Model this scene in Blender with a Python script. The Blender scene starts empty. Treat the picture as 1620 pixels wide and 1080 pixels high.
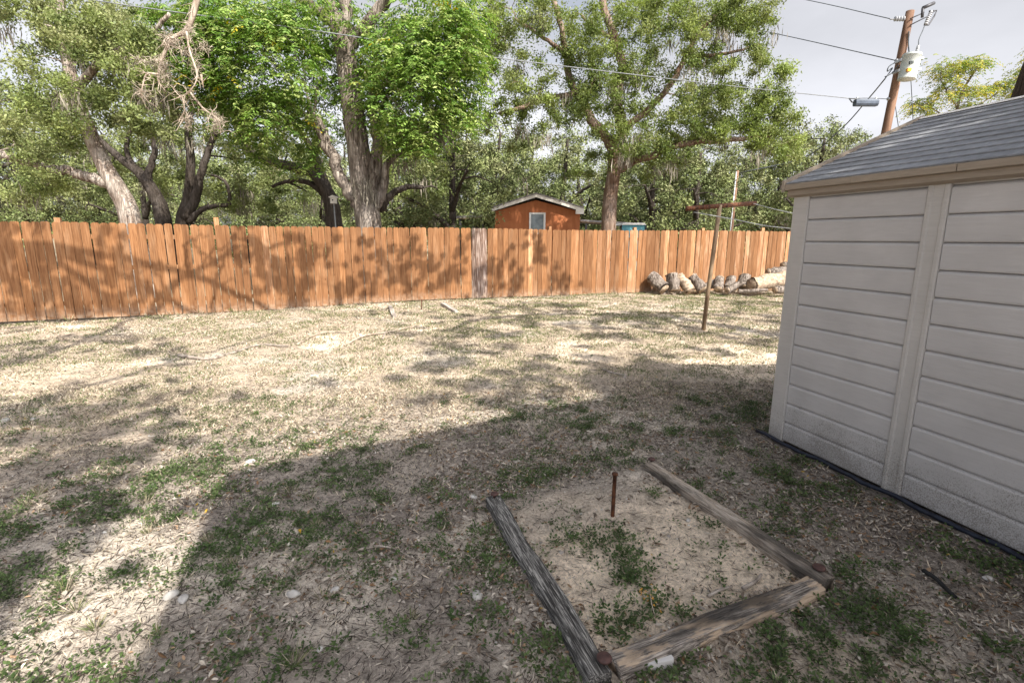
import bpy, math, random
import numpy as np
from mathutils import Matrix, Vector
R = math.radians
rng = np.random.default_rng(7)
random.seed(7)
scene = bpy.context.scene
COL = scene.collection

# ------------------------------------------------------------------ camera, sky, sun, exposure
F, CX, CY, CAMZ = 806.0, 810.0, 540.0, 1.59
PITCH, ROLL = R(11.4), R(0.25)
cam_d = bpy.data.cameras.new('camera')
cam = bpy.data.objects.new('camera', cam_d); COL.objects.link(cam)
CM = Matrix.Rotation(R(90) - PITCH, 3, 'X') @ Matrix.Rotation(ROLL, 3, 'Z')
cam.matrix_world = Matrix.Translation((0, 0, CAMZ)) @ CM.to_4x4()
cam_d.sensor_width = 36.0; cam_d.lens = 36.0 * F / 1620.0
cam_d.clip_start = 0.05; cam_d.clip_end = 2000
scene.camera = cam
SUN_E = R(44); SUN_H = Vector((0.593, -0.805))           # towards the sun, on the ground
SUNV = Vector((SUN_H.x * math.cos(SUN_E), SUN_H.y * math.cos(SUN_E), math.sin(SUN_E)))
K = 1 / math.tan(SUN_E)                                   # shadow metres per metre of height
world = bpy.data.worlds.new('World'); scene.world = world; world.use_nodes = True
wn = world.node_tree; wn.nodes.clear()
w_out = wn.nodes.new('ShaderNodeOutputWorld'); w_bg = wn.nodes.new('ShaderNodeBackground')
w_sky = wn.nodes.new('ShaderNodeTexSky'); w_sky.sky_type = 'NISHITA'; w_sky.sun_disc = False
w_sky.sun_elevation = SUN_E; w_sky.sun_rotation = math.atan2(SUN_H.x, SUN_H.y)
w_sky.air_density = 1.0; w_sky.dust_density = 4.0
w_tc = wn.nodes.new('ShaderNodeTexCoord'); w_map = wn.nodes.new('ShaderNodeMapping')
w_map.inputs['Scale'].default_value = (1, 1, 2.6)
w_noise = wn.nodes.new('ShaderNodeTexNoise'); w_noise.inputs['Scale'].default_value = 1.6
w_noise.inputs['Detail'].default_value = 6
w_ramp = wn.nodes.new('ShaderNodeValToRGB')
w_ramp.color_ramp.elements[0].position = 0.36; w_ramp.color_ramp.elements[0].color = (.45, .45, .45, 1)
w_ramp.color_ramp.elements[1].position = 0.56; w_ramp.color_ramp.elements[1].color = (.93, .93, .93, 1)
w_mix = wn.nodes.new('ShaderNodeMix'); w_mix.data_type = 'RGBA'
w_bw = wn.nodes.new('ShaderNodeRGBToBW'); wn.links.new(w_sky.outputs['Color'], w_bw.inputs[0])
w_var = wn.nodes.new('ShaderNodeMapRange'); w_var.inputs['From Min'].default_value = .3; w_var.inputs['From Max'].default_value = .7; w_var.inputs['To Min'].default_value = .74; w_var.inputs['To Max'].default_value = 1.42
w_gain = wn.nodes.new('ShaderNodeMath'); w_gain.operation = 'MULTIPLY'
w_tint = wn.nodes.new('ShaderNodeMix'); w_tint.data_type = 'RGBA'; w_tint.blend_type = 'MULTIPLY'; w_tint.inputs['Factor'].default_value = 1; w_tint.inputs['B'].default_value = (1, 1.0, 1.05, 1)
wn.links.new(w_noise.outputs['Fac'], w_var.inputs['Value']); wn.links.new(w_bw.outputs[0], w_gain.inputs[0]); wn.links.new(w_var.outputs[0], w_gain.inputs[1]); wn.links.new(w_gain.outputs[0], w_tint.inputs['A']); wn.links.new(w_tint.outputs['Result'], w_mix.inputs['B'])
wn.links.new(w_tc.outputs['Generated'], w_map.inputs['Vector'])
wn.links.new(w_map.outputs['Vector'], w_noise.inputs['Vector'])
wn.links.new(w_noise.outputs['Fac'], w_ramp.inputs['Fac'])
wn.links.new(w_ramp.outputs['Color'], w_mix.inputs['Factor'])
wn.links.new(w_sky.outputs['Color'], w_mix.inputs['A'])
wn.links.new(w_mix.outputs['Result'], w_bg.inputs['Color'])
w_bg.inputs['Strength'].default_value = 0.15
wn.links.new(w_bg.outputs['Background'], w_out.inputs['Surface'])
sun_d = bpy.data.lights.new('sun', 'SUN'); sun_d.energy = 5.0; sun_d.angle = R(0.4); sun_d.color = (1, .935, .83)
sun = bpy.data.objects.new('sun', sun_d); COL.objects.link(sun)
sun.rotation_euler = SUNV.to_track_quat('Z', 'Y').to_euler()
vs = scene.view_settings
vs.view_transform = 'Standard'; vs.look = 'None'; vs.gamma = 1; vs.use_curve_mapping = False
vs.exposure = 0.88
scene.cycles.max_bounces = 4; scene.cycles.diffuse_bounces = 3; scene.cycles.glossy_bounces = 2; scene.cycles.transmission_bounces = 3

# ------------------------------------------------------------------ pixel of the photograph -> place
def ray(x, y):
    v = CM @ Vector(((x - CX) / F, (CY - y) / F, -1.0)); return v
def gp(x, y, z=0.0):
    v = ray(x, y); t = (z - CAMZ) / v.z
    return Vector((v.x * t, v.y * t, z))
def at(x, y, Y):
    v = ray(x, y); t = Y / v.y
    return Vector((v.x * t, Y, CAMZ + v.z * t))

# ------------------------------------------------------------------ noise
def vnoise(P, seed=0):
    P = np.asarray(P, float)
    if P.shape[-1] == 2: P = np.concatenate([P, np.zeros(P.shape[:-1] + (1,))], -1)
    i = np.floor(P).astype(np.int64); f = P - i; f = f * f * (3 - 2 * f)
    def h(dx, dy, dz):
        n = (i[..., 0] + dx) * 374761393 + (i[..., 1] + dy) * 668265263 + (i[..., 2] + dz) * 2147483647 + seed * 1274126177
        n = (n ^ (n >> 13)) * 1274126177
        n = n & 0x7fffffff
        n = (n ^ (n >> 16)) & 0xffff
        return n / 65535.0
    r = 0
    for dx in (0, 1):
        for dy in (0, 1):
            for dz in (0, 1):
                w = (f[..., 0] if dx else 1 - f[..., 0]) * (f[..., 1] if dy else 1 - f[..., 1]) * (f[..., 2] if dz else 1 - f[..., 2])
                r = r + w * h(dx, dy, dz)
    return r
def fbm(P, oct=4, seed=0):
    P = np.asarray(P, float); a, s, t = 0.5, 0, 0
    for k in range(oct):
        s = s + a * vnoise(P * 2 ** k + 17.3 * k, seed + k); t += a; a *= .5
    return s / t
def sstep(a, b, x): 
    t = np.clip((x - a) / (b - a), 0, 1); return t * t * (3 - 2 * t)

# ------------------------------------------------------------------ objects
def tag(o, label=None, cat=None, group=None, kind=None):
    if label: o['label'] = label
    if cat: o['category'] = cat
    if group: o['group'] = group
    if kind: o['kind'] = kind
    return o
def empty(name, loc=(0, 0, 0), rz=0):
    o = bpy.data.objects.new(name, None); COL.objects.link(o); o.location = loc; o.rotation_euler = (0, 0, rz)
    o.empty_display_size = .2
    return o
def link(name, me, parent=None):
    o = bpy.data.objects.new(name, me); COL.objects.link(o)
    if parent is not None: o.parent = parent
    return o
class MB:
    def __init__(s): s.v = []; s.f = []; s.n = 0; s.smooth = []
    def add(s, v, f, smooth=False):
        s.v.extend([tuple(p) for p in v]); s.f.extend([tuple(i + s.n for i in q) for q in f]); s.smooth.extend([smooth] * len(f)); s.n += len(v)
    def box(s, x0, x1, y0, y1, z0, z1):
        v = [(x0, y0, z0), (x1, y0, z0), (x1, y1, z0), (x0, y1, z0), (x0, y0, z1), (x1, y0, z1), (x1, y1, z1), (x0, y1, z1)]
        s.add(v, [(0, 3, 2, 1), (4, 5, 6, 7), (0, 1, 5, 4), (1, 2, 6, 5), (2, 3, 7, 6), (3, 0, 4, 7)])
    def prism(s, poly, a, b, axis='y'):
        n = len(poly)
        def P(p, t): return {'y': (p[0], t, p[1]), 'x': (t, p[0], p[1]), 'z': (p[0], p[1], t)}[axis]
        v = [P(p, a) for p in poly] + [P(p, b) for p in poly]
        s.add(v, [tuple(range(n))[::-1], tuple(range(n, 2 * n))] + [(i, (i + 1) % n, n + (i + 1) % n, n + i) for i in range(n)])
    def tube(s, pts, rad, sides=8, rough=0.0, seed=0, cap=True):
        P = np.array([tuple(p) for p in pts], float); n = len(P)
        rad = np.broadcast_to(np.asarray(rad, float), (n,))
        T = np.gradient(P, axis=0); T /= np.linalg.norm(T, axis=1)[:, None] + 1e-9
        ref = np.array([0, 0, 1.0]) if abs(T[0, 2]) < .85 else np.array([1.0, 0, 0])
        U = np.zeros_like(P); u = np.cross(ref, T[0]); u /= np.linalg.norm(u)
        for i in range(n):
            u = u - T[i] * u.dot(T[i]); u /= np.linalg.norm(u) + 1e-9; U[i] = u
        W = np.cross(T, U); a = np.arange(sides) * 2 * math.pi / sides
        V = P[:, None] + rad[:, None, None] * (np.cos(a)[None, :, None] * U[:, None] + np.sin(a)[None, :, None] * W[:, None])
        if rough:
            d = V - P[:, None]
            k = fbm(V * 5.0 + seed, 3, seed) - .5
            ang = np.broadcast_to(a[None], V.shape[:2])
            k2 = np.sin(ang * 3 + P[:, 2][:, None] * 1.3 + seed) * .25 + np.sin(ang * 5 + seed * 2) * .18
            V = P[:, None] + d * (1 + rough * (k * 1.6 + k2 * .5))[..., None]
        V = V.reshape(-1, 3)
        f = []
        for i in range(n - 1):
            for j in range(sides):
                j2 = (j + 1) % sides
                f.append((i * sides + j, i * sides + j2, (i + 1) * sides + j2, (i + 1) * sides + j))
        if cap: f += [tuple(range(sides))[::-1], tuple((n - 1) * sides + j for j in range(sides))]
        s.add(V, f, True)
    def lathe(s, o, ax, prof, sides=20):
        o, ax = Vector(o), Vector(ax); L = ax.length; a = ax / L; ref = Vector((0, 0, 1)) if abs(a.z) < .85 else Vector((1, 0, 0)); u = ref.cross(a).normalized(); w = a.cross(u)
        v = [o + ax * q + (u * math.cos(j * 2 * math.pi / sides) + w * math.sin(j * 2 * math.pi / sides)) * r for q, r in prof for j in range(sides)]; n = len(prof)
        s.add(v, [(i * sides + j, i * sides + (j + 1) % sides, (i + 1) * sides + (j + 1) % sides, (i + 1) * sides + j) for i in range(n - 1) for j in range(sides)] + [tuple(range(sides))[::-1], tuple((n - 1) * sides + j for j in range(sides))], True)
    def mesh(s, name, m):
        me = bpy.data.meshes.new(name); me.from_pydata(s.v, [], s.f)
        me.polygons.foreach_set('use_smooth', s.smooth); me.materials.append(m); me.update(); return me
    def build(s, name, m, parent=None): return link(name, s.mesh(name, m), parent)
def quad_mesh(name, V, C, m, smooth=False):
    V = np.asarray(V, np.float32); n = len(V)
    me = bpy.data.meshes.new(name)
    me.vertices.add(4 * n); me.vertices.foreach_set('co', V.reshape(-1))
    me.loops.add(4 * n); me.loops.foreach_set('vertex_index', np.arange(4 * n, dtype=np.int32))
    me.polygons.add(n); me.polygons.foreach_set('loop_start', np.arange(n, dtype=np.int32) * 4)
    a = me.attributes.new('Col', 'FLOAT_COLOR', 'POINT')
    c = np.ones((n, 4, 4), np.float32); c[..., :3] = np.asarray(C)[:, None, :]
    a.data.foreach_set('color', c.reshape(-1))
    me.materials.append(m); me.update(calc_edges=True); return me
def smooth_path(pts, per=6):
    P = [Vector(p) for p in pts]; P = [2 * P[0] - P[1]] + P + [2 * P[-1] - P[-2]]
    out = []
    for i in range(1, len(P) - 2):
        for k in range(per):
            t = k / per
            out.append(.5 * ((2 * P[i]) + (P[i + 1] - P[i - 1]) * t + (2 * P[i - 1] - 5 * P[i] + 4 * P[i + 1] - P[i + 2]) * t * t + (-P[i - 1] + 3 * P[i] - 3 * P[i + 1] + P[i + 2]) * t ** 3))
    out.append(P[-2]); return out

# ------------------------------------------------------------------ materials
class NT:
    def __init__(s, name):
        s.m = bpy.data.materials.new(name); s.m.use_nodes = True; s.t = s.m.node_tree; s.t.nodes.clear()
        s.out = s.n('ShaderNodeOutputMaterial')
    def n(s, k, **kw):
        x = s.t.nodes.new(k)
        for a, b in kw.items(): setattr(x, a, b)
        return x
    def l(s, a, b): s.t.links.new(a, b)
    def coord(s, scale=(1, 1, 1), kind='Object', rnd=False):
        tc = s.n('ShaderNodeTexCoord'); mp = s.n('ShaderNodeMapping'); mp.inputs['Scale'].default_value = scale
        src = tc.outputs[kind]
        if rnd:
            oi = s.n('ShaderNodeObjectInfo'); ml = s.n('ShaderNodeMath', operation='MULTIPLY'); ml.inputs[1].default_value = 57.0
            s.l(oi.outputs['Random'], ml.inputs[0])
            ad = s.n('ShaderNodeVectorMath', operation='ADD'); s.l(src, ad.inputs[0]); s.l(ml.outputs[0], ad.inputs[1]); src = ad.outputs[0]
        s.l(src, mp.inputs['Vector']); return mp.outputs[0]
    def noise(s, vec, scale, detail=5, rough=.55, dist=0):
        x = s.n('ShaderNodeTexNoise'); s.l(vec, x.inputs['Vector']); x.inputs['Scale'].default_value = scale
        x.inputs['Detail'].default_value = detail; x.inputs['Roughness'].default_value = rough; x.inputs['Distortion'].default_value = dist
        return x.outputs['Fac']
    def ramp(s, fac, stops):
        x = s.n('ShaderNodeValToRGB'); e = x.color_ramp.elements
        while len(e) < len(stops): e.new(.5)
        for q, (p, c) in zip(e, stops):
            q.position = p; q.color = (c[0], c[1], c[2], 1) if hasattr(c, '__len__') else (c, c, c, 1)
        s.l(fac, x.inputs['Fac']); return x.outputs['Color']
    def mix(s, fac, a, b, mode='MIX'):
        x = s.n('ShaderNodeMix', data_type='RGBA', blend_type=mode)
        for v, i in ((fac, 'Factor'), (a, 'A'), (b, 'B')):
            if hasattr(v, 'links'): s.l(v, x.inputs[i])
            elif i == 'Factor': x.inputs[i].default_value = v
            else: x.inputs[i].default_value = (v[0], v[1], v[2], 1)
        return x.outputs['Result']
    def math(s, op, a, b=0.0, c=None):
        x = s.n('ShaderNodeMath', operation=op)
        for i, v in enumerate((a, b) if c is None else (a, b, c)):
            if hasattr(v, 'links'): s.l(v, x.inputs[i])
            else: x.inputs[i].default_value = v
        return x.outputs[0]
    def bump(s, h, strength=.4, dist=.01, prev=None):
        x = s.n('ShaderNodeBump'); x.inputs['Strength'].default_value = strength; x.inputs['Distance'].default_value = dist
        s.l(h, x.inputs['Height'])
        if prev is not None: s.l(prev, x.inputs['Normal'])
        return x.outputs['Normal']
    def pbr(s, col, rough=.8, normal=None, spec=.3, metal=0):
        p = s.n('ShaderNodeBsdfPrincipled')
        if hasattr(col, 'links'): s.l(col, p.inputs['Base Color'])
        else: p.inputs['Base Color'].default_value = (*col, 1)
        if hasattr(rough, 'links'): s.l(rough, p.inputs['Roughness'])
        else: p.inputs['Roughness'].default_value = rough
        p.inputs['Specular IOR Level'].default_value = spec; p.inputs['Metallic'].default_value = metal
        if normal is not None: s.l(normal, p.inputs['Normal'])
        s.l(p.outputs[0], s.out.inputs['Surface']); return s.m
def simple(name, c0, c1, scale=8, stretch=(1, 1, 1), rough=.7, bump=.3, bd=.005, spec=.3, metal=0, rnd=False, kind='Object', p0=.35, p1=.65):
    t = NT(name); v = t.coord(stretch, kind, rnd); f = t.noise(v, scale, 7)
    return t.pbr(t.ramp(f, [(p0, c0), (p1, c1)]), rough, t.bump(t.noise(v, scale * 3, 5), bump, bd), spec, metal)
def leaf_mat(name, trans=.35, rough=.5, spec=.25):
    t = NT(name); at_ = t.n('ShaderNodeAttribute', attribute_name='Col')
    p = t.n('ShaderNodeBsdfPrincipled'); t.l(at_.outputs['Color'], p.inputs['Base Color'])
    p.inputs['Roughness'].default_value = rough; p.inputs['Specular IOR Level'].default_value = spec
    if trans > 0:
        tr = t.n('ShaderNodeBsdfTranslucent'); hs = t.n('ShaderNodeHueSaturation'); hs.inputs['Value'].default_value = 1.25; hs.inputs['Saturation'].default_value = 1.15
        t.l(at_.outputs['Color'], hs.inputs['Color']); t.l(hs.outputs[0], tr.inputs['Color'])
        mx = t.n('ShaderNodeMixShader'); mx.inputs[0].default_value = trans
        t.l(p.outputs[0], mx.inputs[1]); t.l(tr.outputs[0], mx.inputs[2]); t.l(mx.outputs[0], t.out.inputs['Surface'])
    else: t.l(p.outputs[0], t.out.inputs['Surface'])
    return t.m
M = {}
M['leaf'] = leaf_mat('leaf'); M['litter'] = leaf_mat('dry_leaf', .1, .75, .15); M['straw'] = leaf_mat('straw', .2, .7, .2)
M['leaf_far'] = leaf_mat('leaf_far', 0, .6, .2)
M['moss'] = leaf_mat('moss', .15, .9, .1)
def bark(name, stops, scale=3, bd=.04):
    t = NT(name); v = t.coord((1, 1, .13)); 
    f = t.noise(v, scale * 4, 8, .65, .6); g = t.noise(t.coord(), scale * .7, 4)
    vo = t.n('ShaderNodeTexVoronoi', feature='DISTANCE_TO_EDGE'); t.l(t.coord((1, 1, .13)), vo.inputs['Vector']); vo.inputs['Scale'].default_value = scale * 7
    crack = t.ramp(vo.outputs['Distance'], [(0, .0), (.12, 1.0)])
    col = t.ramp(f, stops); col = t.mix(t.ramp(g, [(.4, 0), (.7, .55)]), col, stops[-1][1])
    col = t.mix(.28, col, crack, 'MULTIPLY')
    h = t.mix(.3, f, crack)
    M[name] = t.pbr(col, .9, t.bump(h, .9, bd), .1)
bark('bark_grey', [(.36, (.035, .026, .02)), (.5, (.15, .12, .098)), (.62, (.34, .295, .255))])
bark('bark_red', [(.3, (.06, .035, .022)), (.52, (.20, .125, .085)), (.7, (.34, .28, .24))])
bark('bark_dark', [(.3, (.02, .016, .013)), (.5, (.05, .04, .033)), (.7, (.11, .095, .085))])
bark('bark_pale', [(.36, (.06, .036, .024)), (.5, (.23, .175, .14)), (.62, (.47, .42, .37))])
bark('bark_log', [(.38, (.03, .022, .017)), (.5, (.15, .12, .098)), (.6, (.36, .31, .27))], 5, .05)
M['dead_wood'] = simple('dead_wood', (.2, .15, .11), (.46, .39, .32), 10, (1, 1, .3), .85, .5, .01)
M['stick'] = simple('stick', (.14, .11, .09), (.42, .37, .32), 14, (1, 1, 1), .9, .5, .01, rnd=True)

# ground
t = NT('ground'); v = t.coord(); a_ = t.n('ShaderNodeAttribute', attribute_name='Col')
fine = t.noise(v, 60, 8, .7); mid = t.noise(v, 9, 6, .6); grit = t.noise(v, 260, 3, .6)
c = t.mix(1, a_.outputs['Color'], t.ramp(fine, [(.3, .42), (.5, 1.0), (.7, 1.35)]), 'MULTIPLY')
c = t.mix(1, c, t.ramp(mid, [(.3, .72), (.5, 1), (.7, 1.15)]), 'MULTIPLY')
c = t.mix(1, c, t.ramp(grit, [(.3, .7), (.5, 1), (.7, 1.2)]), 'MULTIPLY')
vo = t.n('ShaderNodeTexVoronoi'); t.l(v, vo.inputs['Vector']); vo.inputs['Scale'].default_value = 75
c = t.mix(t.ramp(vo.outputs['Distance'], [(.1, .7), (.2, 0)]), c, (.10, .08, .06))
b = t.bump(fine, .9, .02); b = t.bump(grit, .5, .006, b); b = t.bump(mid, .6, .04, b)
M['ground'] = t.pbr(c, .95, b, .1)

# fence stain
def fence_mat(name, stops, fade):
    t = NT(name); v = t.coord((1, 1, .045), rnd=True); v2 = t.coord((1, 1, 1), rnd=True)
    g = t.noise(v, 55, 7, .6, .4); big = t.noise(t.coord((1, 1, .25), rnd=True), 5, 4)
    vo = t.n('ShaderNodeTexVoronoi'); t.l(t.coord((1, 1, .55), rnd=True), vo.inputs['Vector']); vo.inputs['Scale'].default_value = 5.2
    knot = t.ramp(vo.outputs['Distance'], [(.05, 1), (.085, 0)])
    col = t.ramp(g, stops)
    col = t.mix(t.ramp(big, [(.55, 0), (.75, fade)]), col, (.46, .31, .19))
    col = t.mix(t.math('MULTIPLY', knot, .75), col, (.10, .035, .012))
    oi = t.n('ShaderNodeObjectInfo')
    col = t.mix(1, col, t.ramp(oi.outputs['Random'], [(0, (.74, .72, .70)), (.3, (.92, .92, .92)), (.7, (1.04, 1.04, 1.04)), (1, (1.22, 1.2, 1.15))]), 'MULTIPLY')
    # splash-back of dirt at the foot of the boards
    tc = t.n('ShaderNodeTexCoord'); sx = t.n('ShaderNodeSeparateXYZ'); t.l(tc.outputs['Object'], sx.inputs[0])
    ft = t.math('MULTIPLY', t.ramp(sx.outputs['Z'], [(.0, 1), (.22, 0)]), t.ramp(t.noise(v2, 14, 5), [(.35, 0), (.65, .6)]))
    col = t.mix(ft, col, (.36, .29, .22))
    M[name] = t.pbr(col, .82, t.bump(g, .35, .004), .2)
fence_mat('fence_wood', [(.3, (.105, .045, .018)), (.5, (.195, .092, .040)), (.72, (.285, .152, .074))], .3)
fence_mat('fence_faded', [(.3, (.20, .09, .04)), (.5, (.30, .15, .072)), (.7, (.44, .29, .18))], .9)
fence_mat('fence_weathered', [(.4, (.08, .05, .038)), (.52, (.19, .125, .095)), (.64, (.44, .38, .34))], .0)

# shed siding
def siding(name, c0, c1, dirt=True):
    t = NT(name); v = t.coord((1, 1, 1), rnd=True); g = t.noise(t.coord((.6, 6, 6), rnd=True), 9, 6, .6, 1.2)
    col = t.ramp(g, [(.3, c0), (.7, c1)])
    if dirt:
        geo = t.n('ShaderNodeNewGeometry'); sx = t.n('ShaderNodeSeparateXYZ'); t.l(geo.outputs['Position'], sx.inputs[0])
        wv = t.coord((1, 1, 1), 'Generated'); 
        sp = t.n('ShaderNodeTexNoise'); t.l(geo.outputs['Position'], sp.inputs['Vector']); sp.inputs['Scale'].default_value = 150; sp.inputs['Detail'].default_value = 3
        pt = t.n('ShaderNodeTexNoise'); t.l(geo.outputs['Position'], pt.inputs['Vector']); pt.inputs['Scale'].default_value = 5; pt.inputs['Detail'].default_value = 4
        hgt = t.ramp(sx.outputs['Z'], [(.05, 1), (.42, 0)])
        m1 = t.math('ADD', t.math('MULTIPLY', hgt, .26), t.math('MULTIPLY', pt.outputs['Fac'], .36))
        fac = t.ramp(t.math('ADD', m1, sp.outputs['Fac']), [(.80, 0), (1.0, .62)])
        fac = t.math('MULTIPLY', fac, t.ramp(sx.outputs['Z'], [(.30, 1), (.55, 0)]))
        col = t.mix(fac, col, (.13, .11, .085))
        st = t.n('ShaderNodeTexNoise'); t.l(geo.outputs['Position'], st.inputs['Vector']); st.inputs['Scale'].default_value = 3; st.inputs['Detail'].default_value = 6
        col = t.mix(1, col, t.ramp(st.outputs['Fac'], [(.3, .9), (.7, 1.05)]), 'MULTIPLY')
    M[name] = t.pbr(col, .55, t.bump(g, .35, .004), .35)
siding('shed_siding', (.465, .448, .44), (.515, .498, .49))
siding('shed_trim', (.45, .428, .405), (.50, .478, .455))
siding('shed_fascia', (.25, .205, .16), (.34, .285, .225), False)
t = NT('shed_roof'); g = t.noise(t.coord((1, .25, 1)), 30, 6); s2 = t.noise(t.coord((.25, 1, 1)), 4, 4)
M['shed_roof'] = t.pbr(t.mix(1, t.ramp(g, [(.3, (.16, .165, .178)), (.7, (.25, .257, .272))]), t.ramp(s2, [(.35, .75), (.65, 1.15)]), 'MULTIPLY'), .6, t.bump(g, .5, .004), .4)
M['black_plastic'] = simple('black_plastic', (.008, .01, .02), (.02, .025, .04), 20, rough=.4, bump=.1)
M['rust_pipe'] = simple('rust_pipe', (.12, .075, .045), (.26, .19, .12), 9, (1, 1, .3), .75, .4, .003)
M['rust_dark'] = simple('rust_dark', (.035, .015, .01), (.13, .05, .022), 30, (1, 1, .6), .8, .6, .003)
M['rust_cap'] = simple('rust_cap', (.045, .022, .02), (.10, .05, .042), 40, rough=.65, bump=.4, bd=.002, spec=.4)
def timber_mat(name, stops, flake):
    t = NT(name); v = t.coord((.05, 1, 1), rnd=True); g = t.noise(v, 150, 8, .7, .8); big = t.noise(t.coord((.3, 1, 1), rnd=True), 22, 8, .65)
    col = t.ramp(g, stops)
    col = t.mix(t.ramp(big, [(.5, 0), (.56, flake)]), col, (.52, .40, .29))
    col = t.mix(t.ramp(t.noise(t.coord((.3, 1, 1), rnd=True), 6, 5), [(.42, .8), (.54, 0)]), col, (.035, .032, .03))
    M[name] = t.pbr(col, .9, t.bump(g, .8, .008), .15)
timber_mat('timber_black', [(.36, (.02, .019, .018)), (.5, (.10, .095, .09)), (.58, (.38, .365, .34)), (.68, (.5, .47, .42))], .0)
timber_mat('timber_tan', [(.36, (.08, .065, .055)), (.46, (.30, .25, .2)), (.56, (.47, .41, .35)), (.66, (.60, .54, .47))], .25)
timber_mat('timber_flaky', [(.36, (.03, .028, .026)), (.5, (.22, .19, .165)), (.6, (.48, .43, .38))], .9)
M['scrap'] = simple('scrap_wood', (.2, .17, .145), (.48, .44, .4), 12, (.15, 1, 1), .9, .6, .006, rnd=True)
M['scrap_pale'] = simple('scrap_pale', (.5, .48, .46), (.7, .68, .66), 12, (.15, 1, 1), .9, .5, .006)
M['stone'] = simple('stone', (.33, .31, .285), (.5, .48, .45), 20, rough=.85, bump=.5, rnd=True)
M['hut_wall'] = simple('hut_wall', (.34, .115, .045), (.42, .155, .065), 6, (1, 1, .3), .8, .2)
M['hut_trim'] = simple('hut_trim', (.66, .63, .59), (.76, .73, .69), 6, rough=.7)
M['white'] = simple('white_paint', (.7, .7, .7), (.8, .8, .8), 6, rough=.5)
M['glass'] = simple('window_glass', (.10, .13, .15), (.22, .26, .28), 3, rough=.12, bump=.02, spec=.6)
M['tin'] = simple('tin', (.16, .15, .15), (.30, .28, .27), 5, rough=.5, metal=.3)
M['dark_metal'] = simple('dark_metal', (.05, .05, .055), (.1, .1, .11), 8, rough=.5, metal=.4)
M['galv'] = simple('galvanised', (.36, .37, .38), (.5, .51, .52), 10, rough=.45, metal=.5)
M['pole_wood'] = simple('pole_wood', (.11, .06, .038), (.25, .15, .10), 7, (1, 1, .08), .9, .5, .01)
M['can_grey'] = simple('can_grey', (.40, .44, .42), (.48, .51, .49), 4, rough=.4)
M['porcelain'] = simple('porcelain', (.30, .31, .33), (.42, .43, .45), 6, rough=.25, spec=.6)
M['orange_label'] = simple('orange_label', (.62, .28, .02), (.7, .33, .03), 40, rough=.5)
M['ink'] = simple('ink', (.05, .06, .06), (.08, .09, .09), 20, rough=.6)
M['cable'] = simple('cable', (.04, .05, .055), (.09, .10, .11), 8, rough=.6)
M['cable_mid'] = simple('cable_mid', (.13, .14, .15), (.2, .21, .22), 8, rough=.6)
M['cable_light'] = simple('cable_light', (.30, .32, .33), (.44, .46, .47), 8, rough=.5)
M['box_blue'] = simple('box_blue', (.045, .06, .085), (.075, .095, .13), 6, rough=.5)
M['teal'] = simple('teal', (.06, .22, .28), (.10, .30, .36), 5, rough=.4)
M['rubber'] = simple('rubber', (.015, .015, .015), (.03, .03, .03), 20, rough=.9)
M['cut_face'] = simple('cut_face', (.16, .115, .08), (.46, .36, .26), 14, (1, 1, 1), .85, .5, .006, rnd=True)
M['house_wall'] = simple('house_wall', (.66, .65, .62), (.72, .71, .68), 4, rough=.8)
M['house_roof'] = simple('house_roof', (.14, .13, .12), (.22, .2, .19), 12, rough=.9)

# ------------------------------------------------------------------ ground
BOX = [gp(783, 783, .05), gp(955, 1045, .05), gp(1300, 905, .05), gp(1033, 735, .05)]     # sandbox corners
BC = sum((Vector(p) for p in BOX), Vector()) / 4
def in_box(x, y, grow=0.0):
    d = np.full(np.shape(x), 1e9)
    for i in range(4):
        a, b = BOX[i], BOX[(i + 1) % 4]; e = (b - a).to_2d().normalized(); nx, ny = -e.y, e.x
        d = np.minimum(d, (x - a.x) * nx + (y - a.y) * ny)
    return d + grow
def H(x, y):
    x = np.asarray(x, float); y = np.asarray(y, float); P = np.stack([x, y], -1)
    far = sstep(60, 16, np.hypot(x, y))
    return (fbm(P * .7, 3, 3) - .5) * .06 * far + (fbm(P * 3.1, 3, 5) - .5) * .035 * far + (fbm(P * 11, 2, 9) - .5) * .014 * sstep(14, 6, np.hypot(x, y)) + (fbm(P * 17, 2, 13) - .5) * .026 * sstep(13, 8, np.hypot(x, y)) - .005
def Hs(x, y): return float(H(np.array([x]), np.array([y]))[0])
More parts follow.
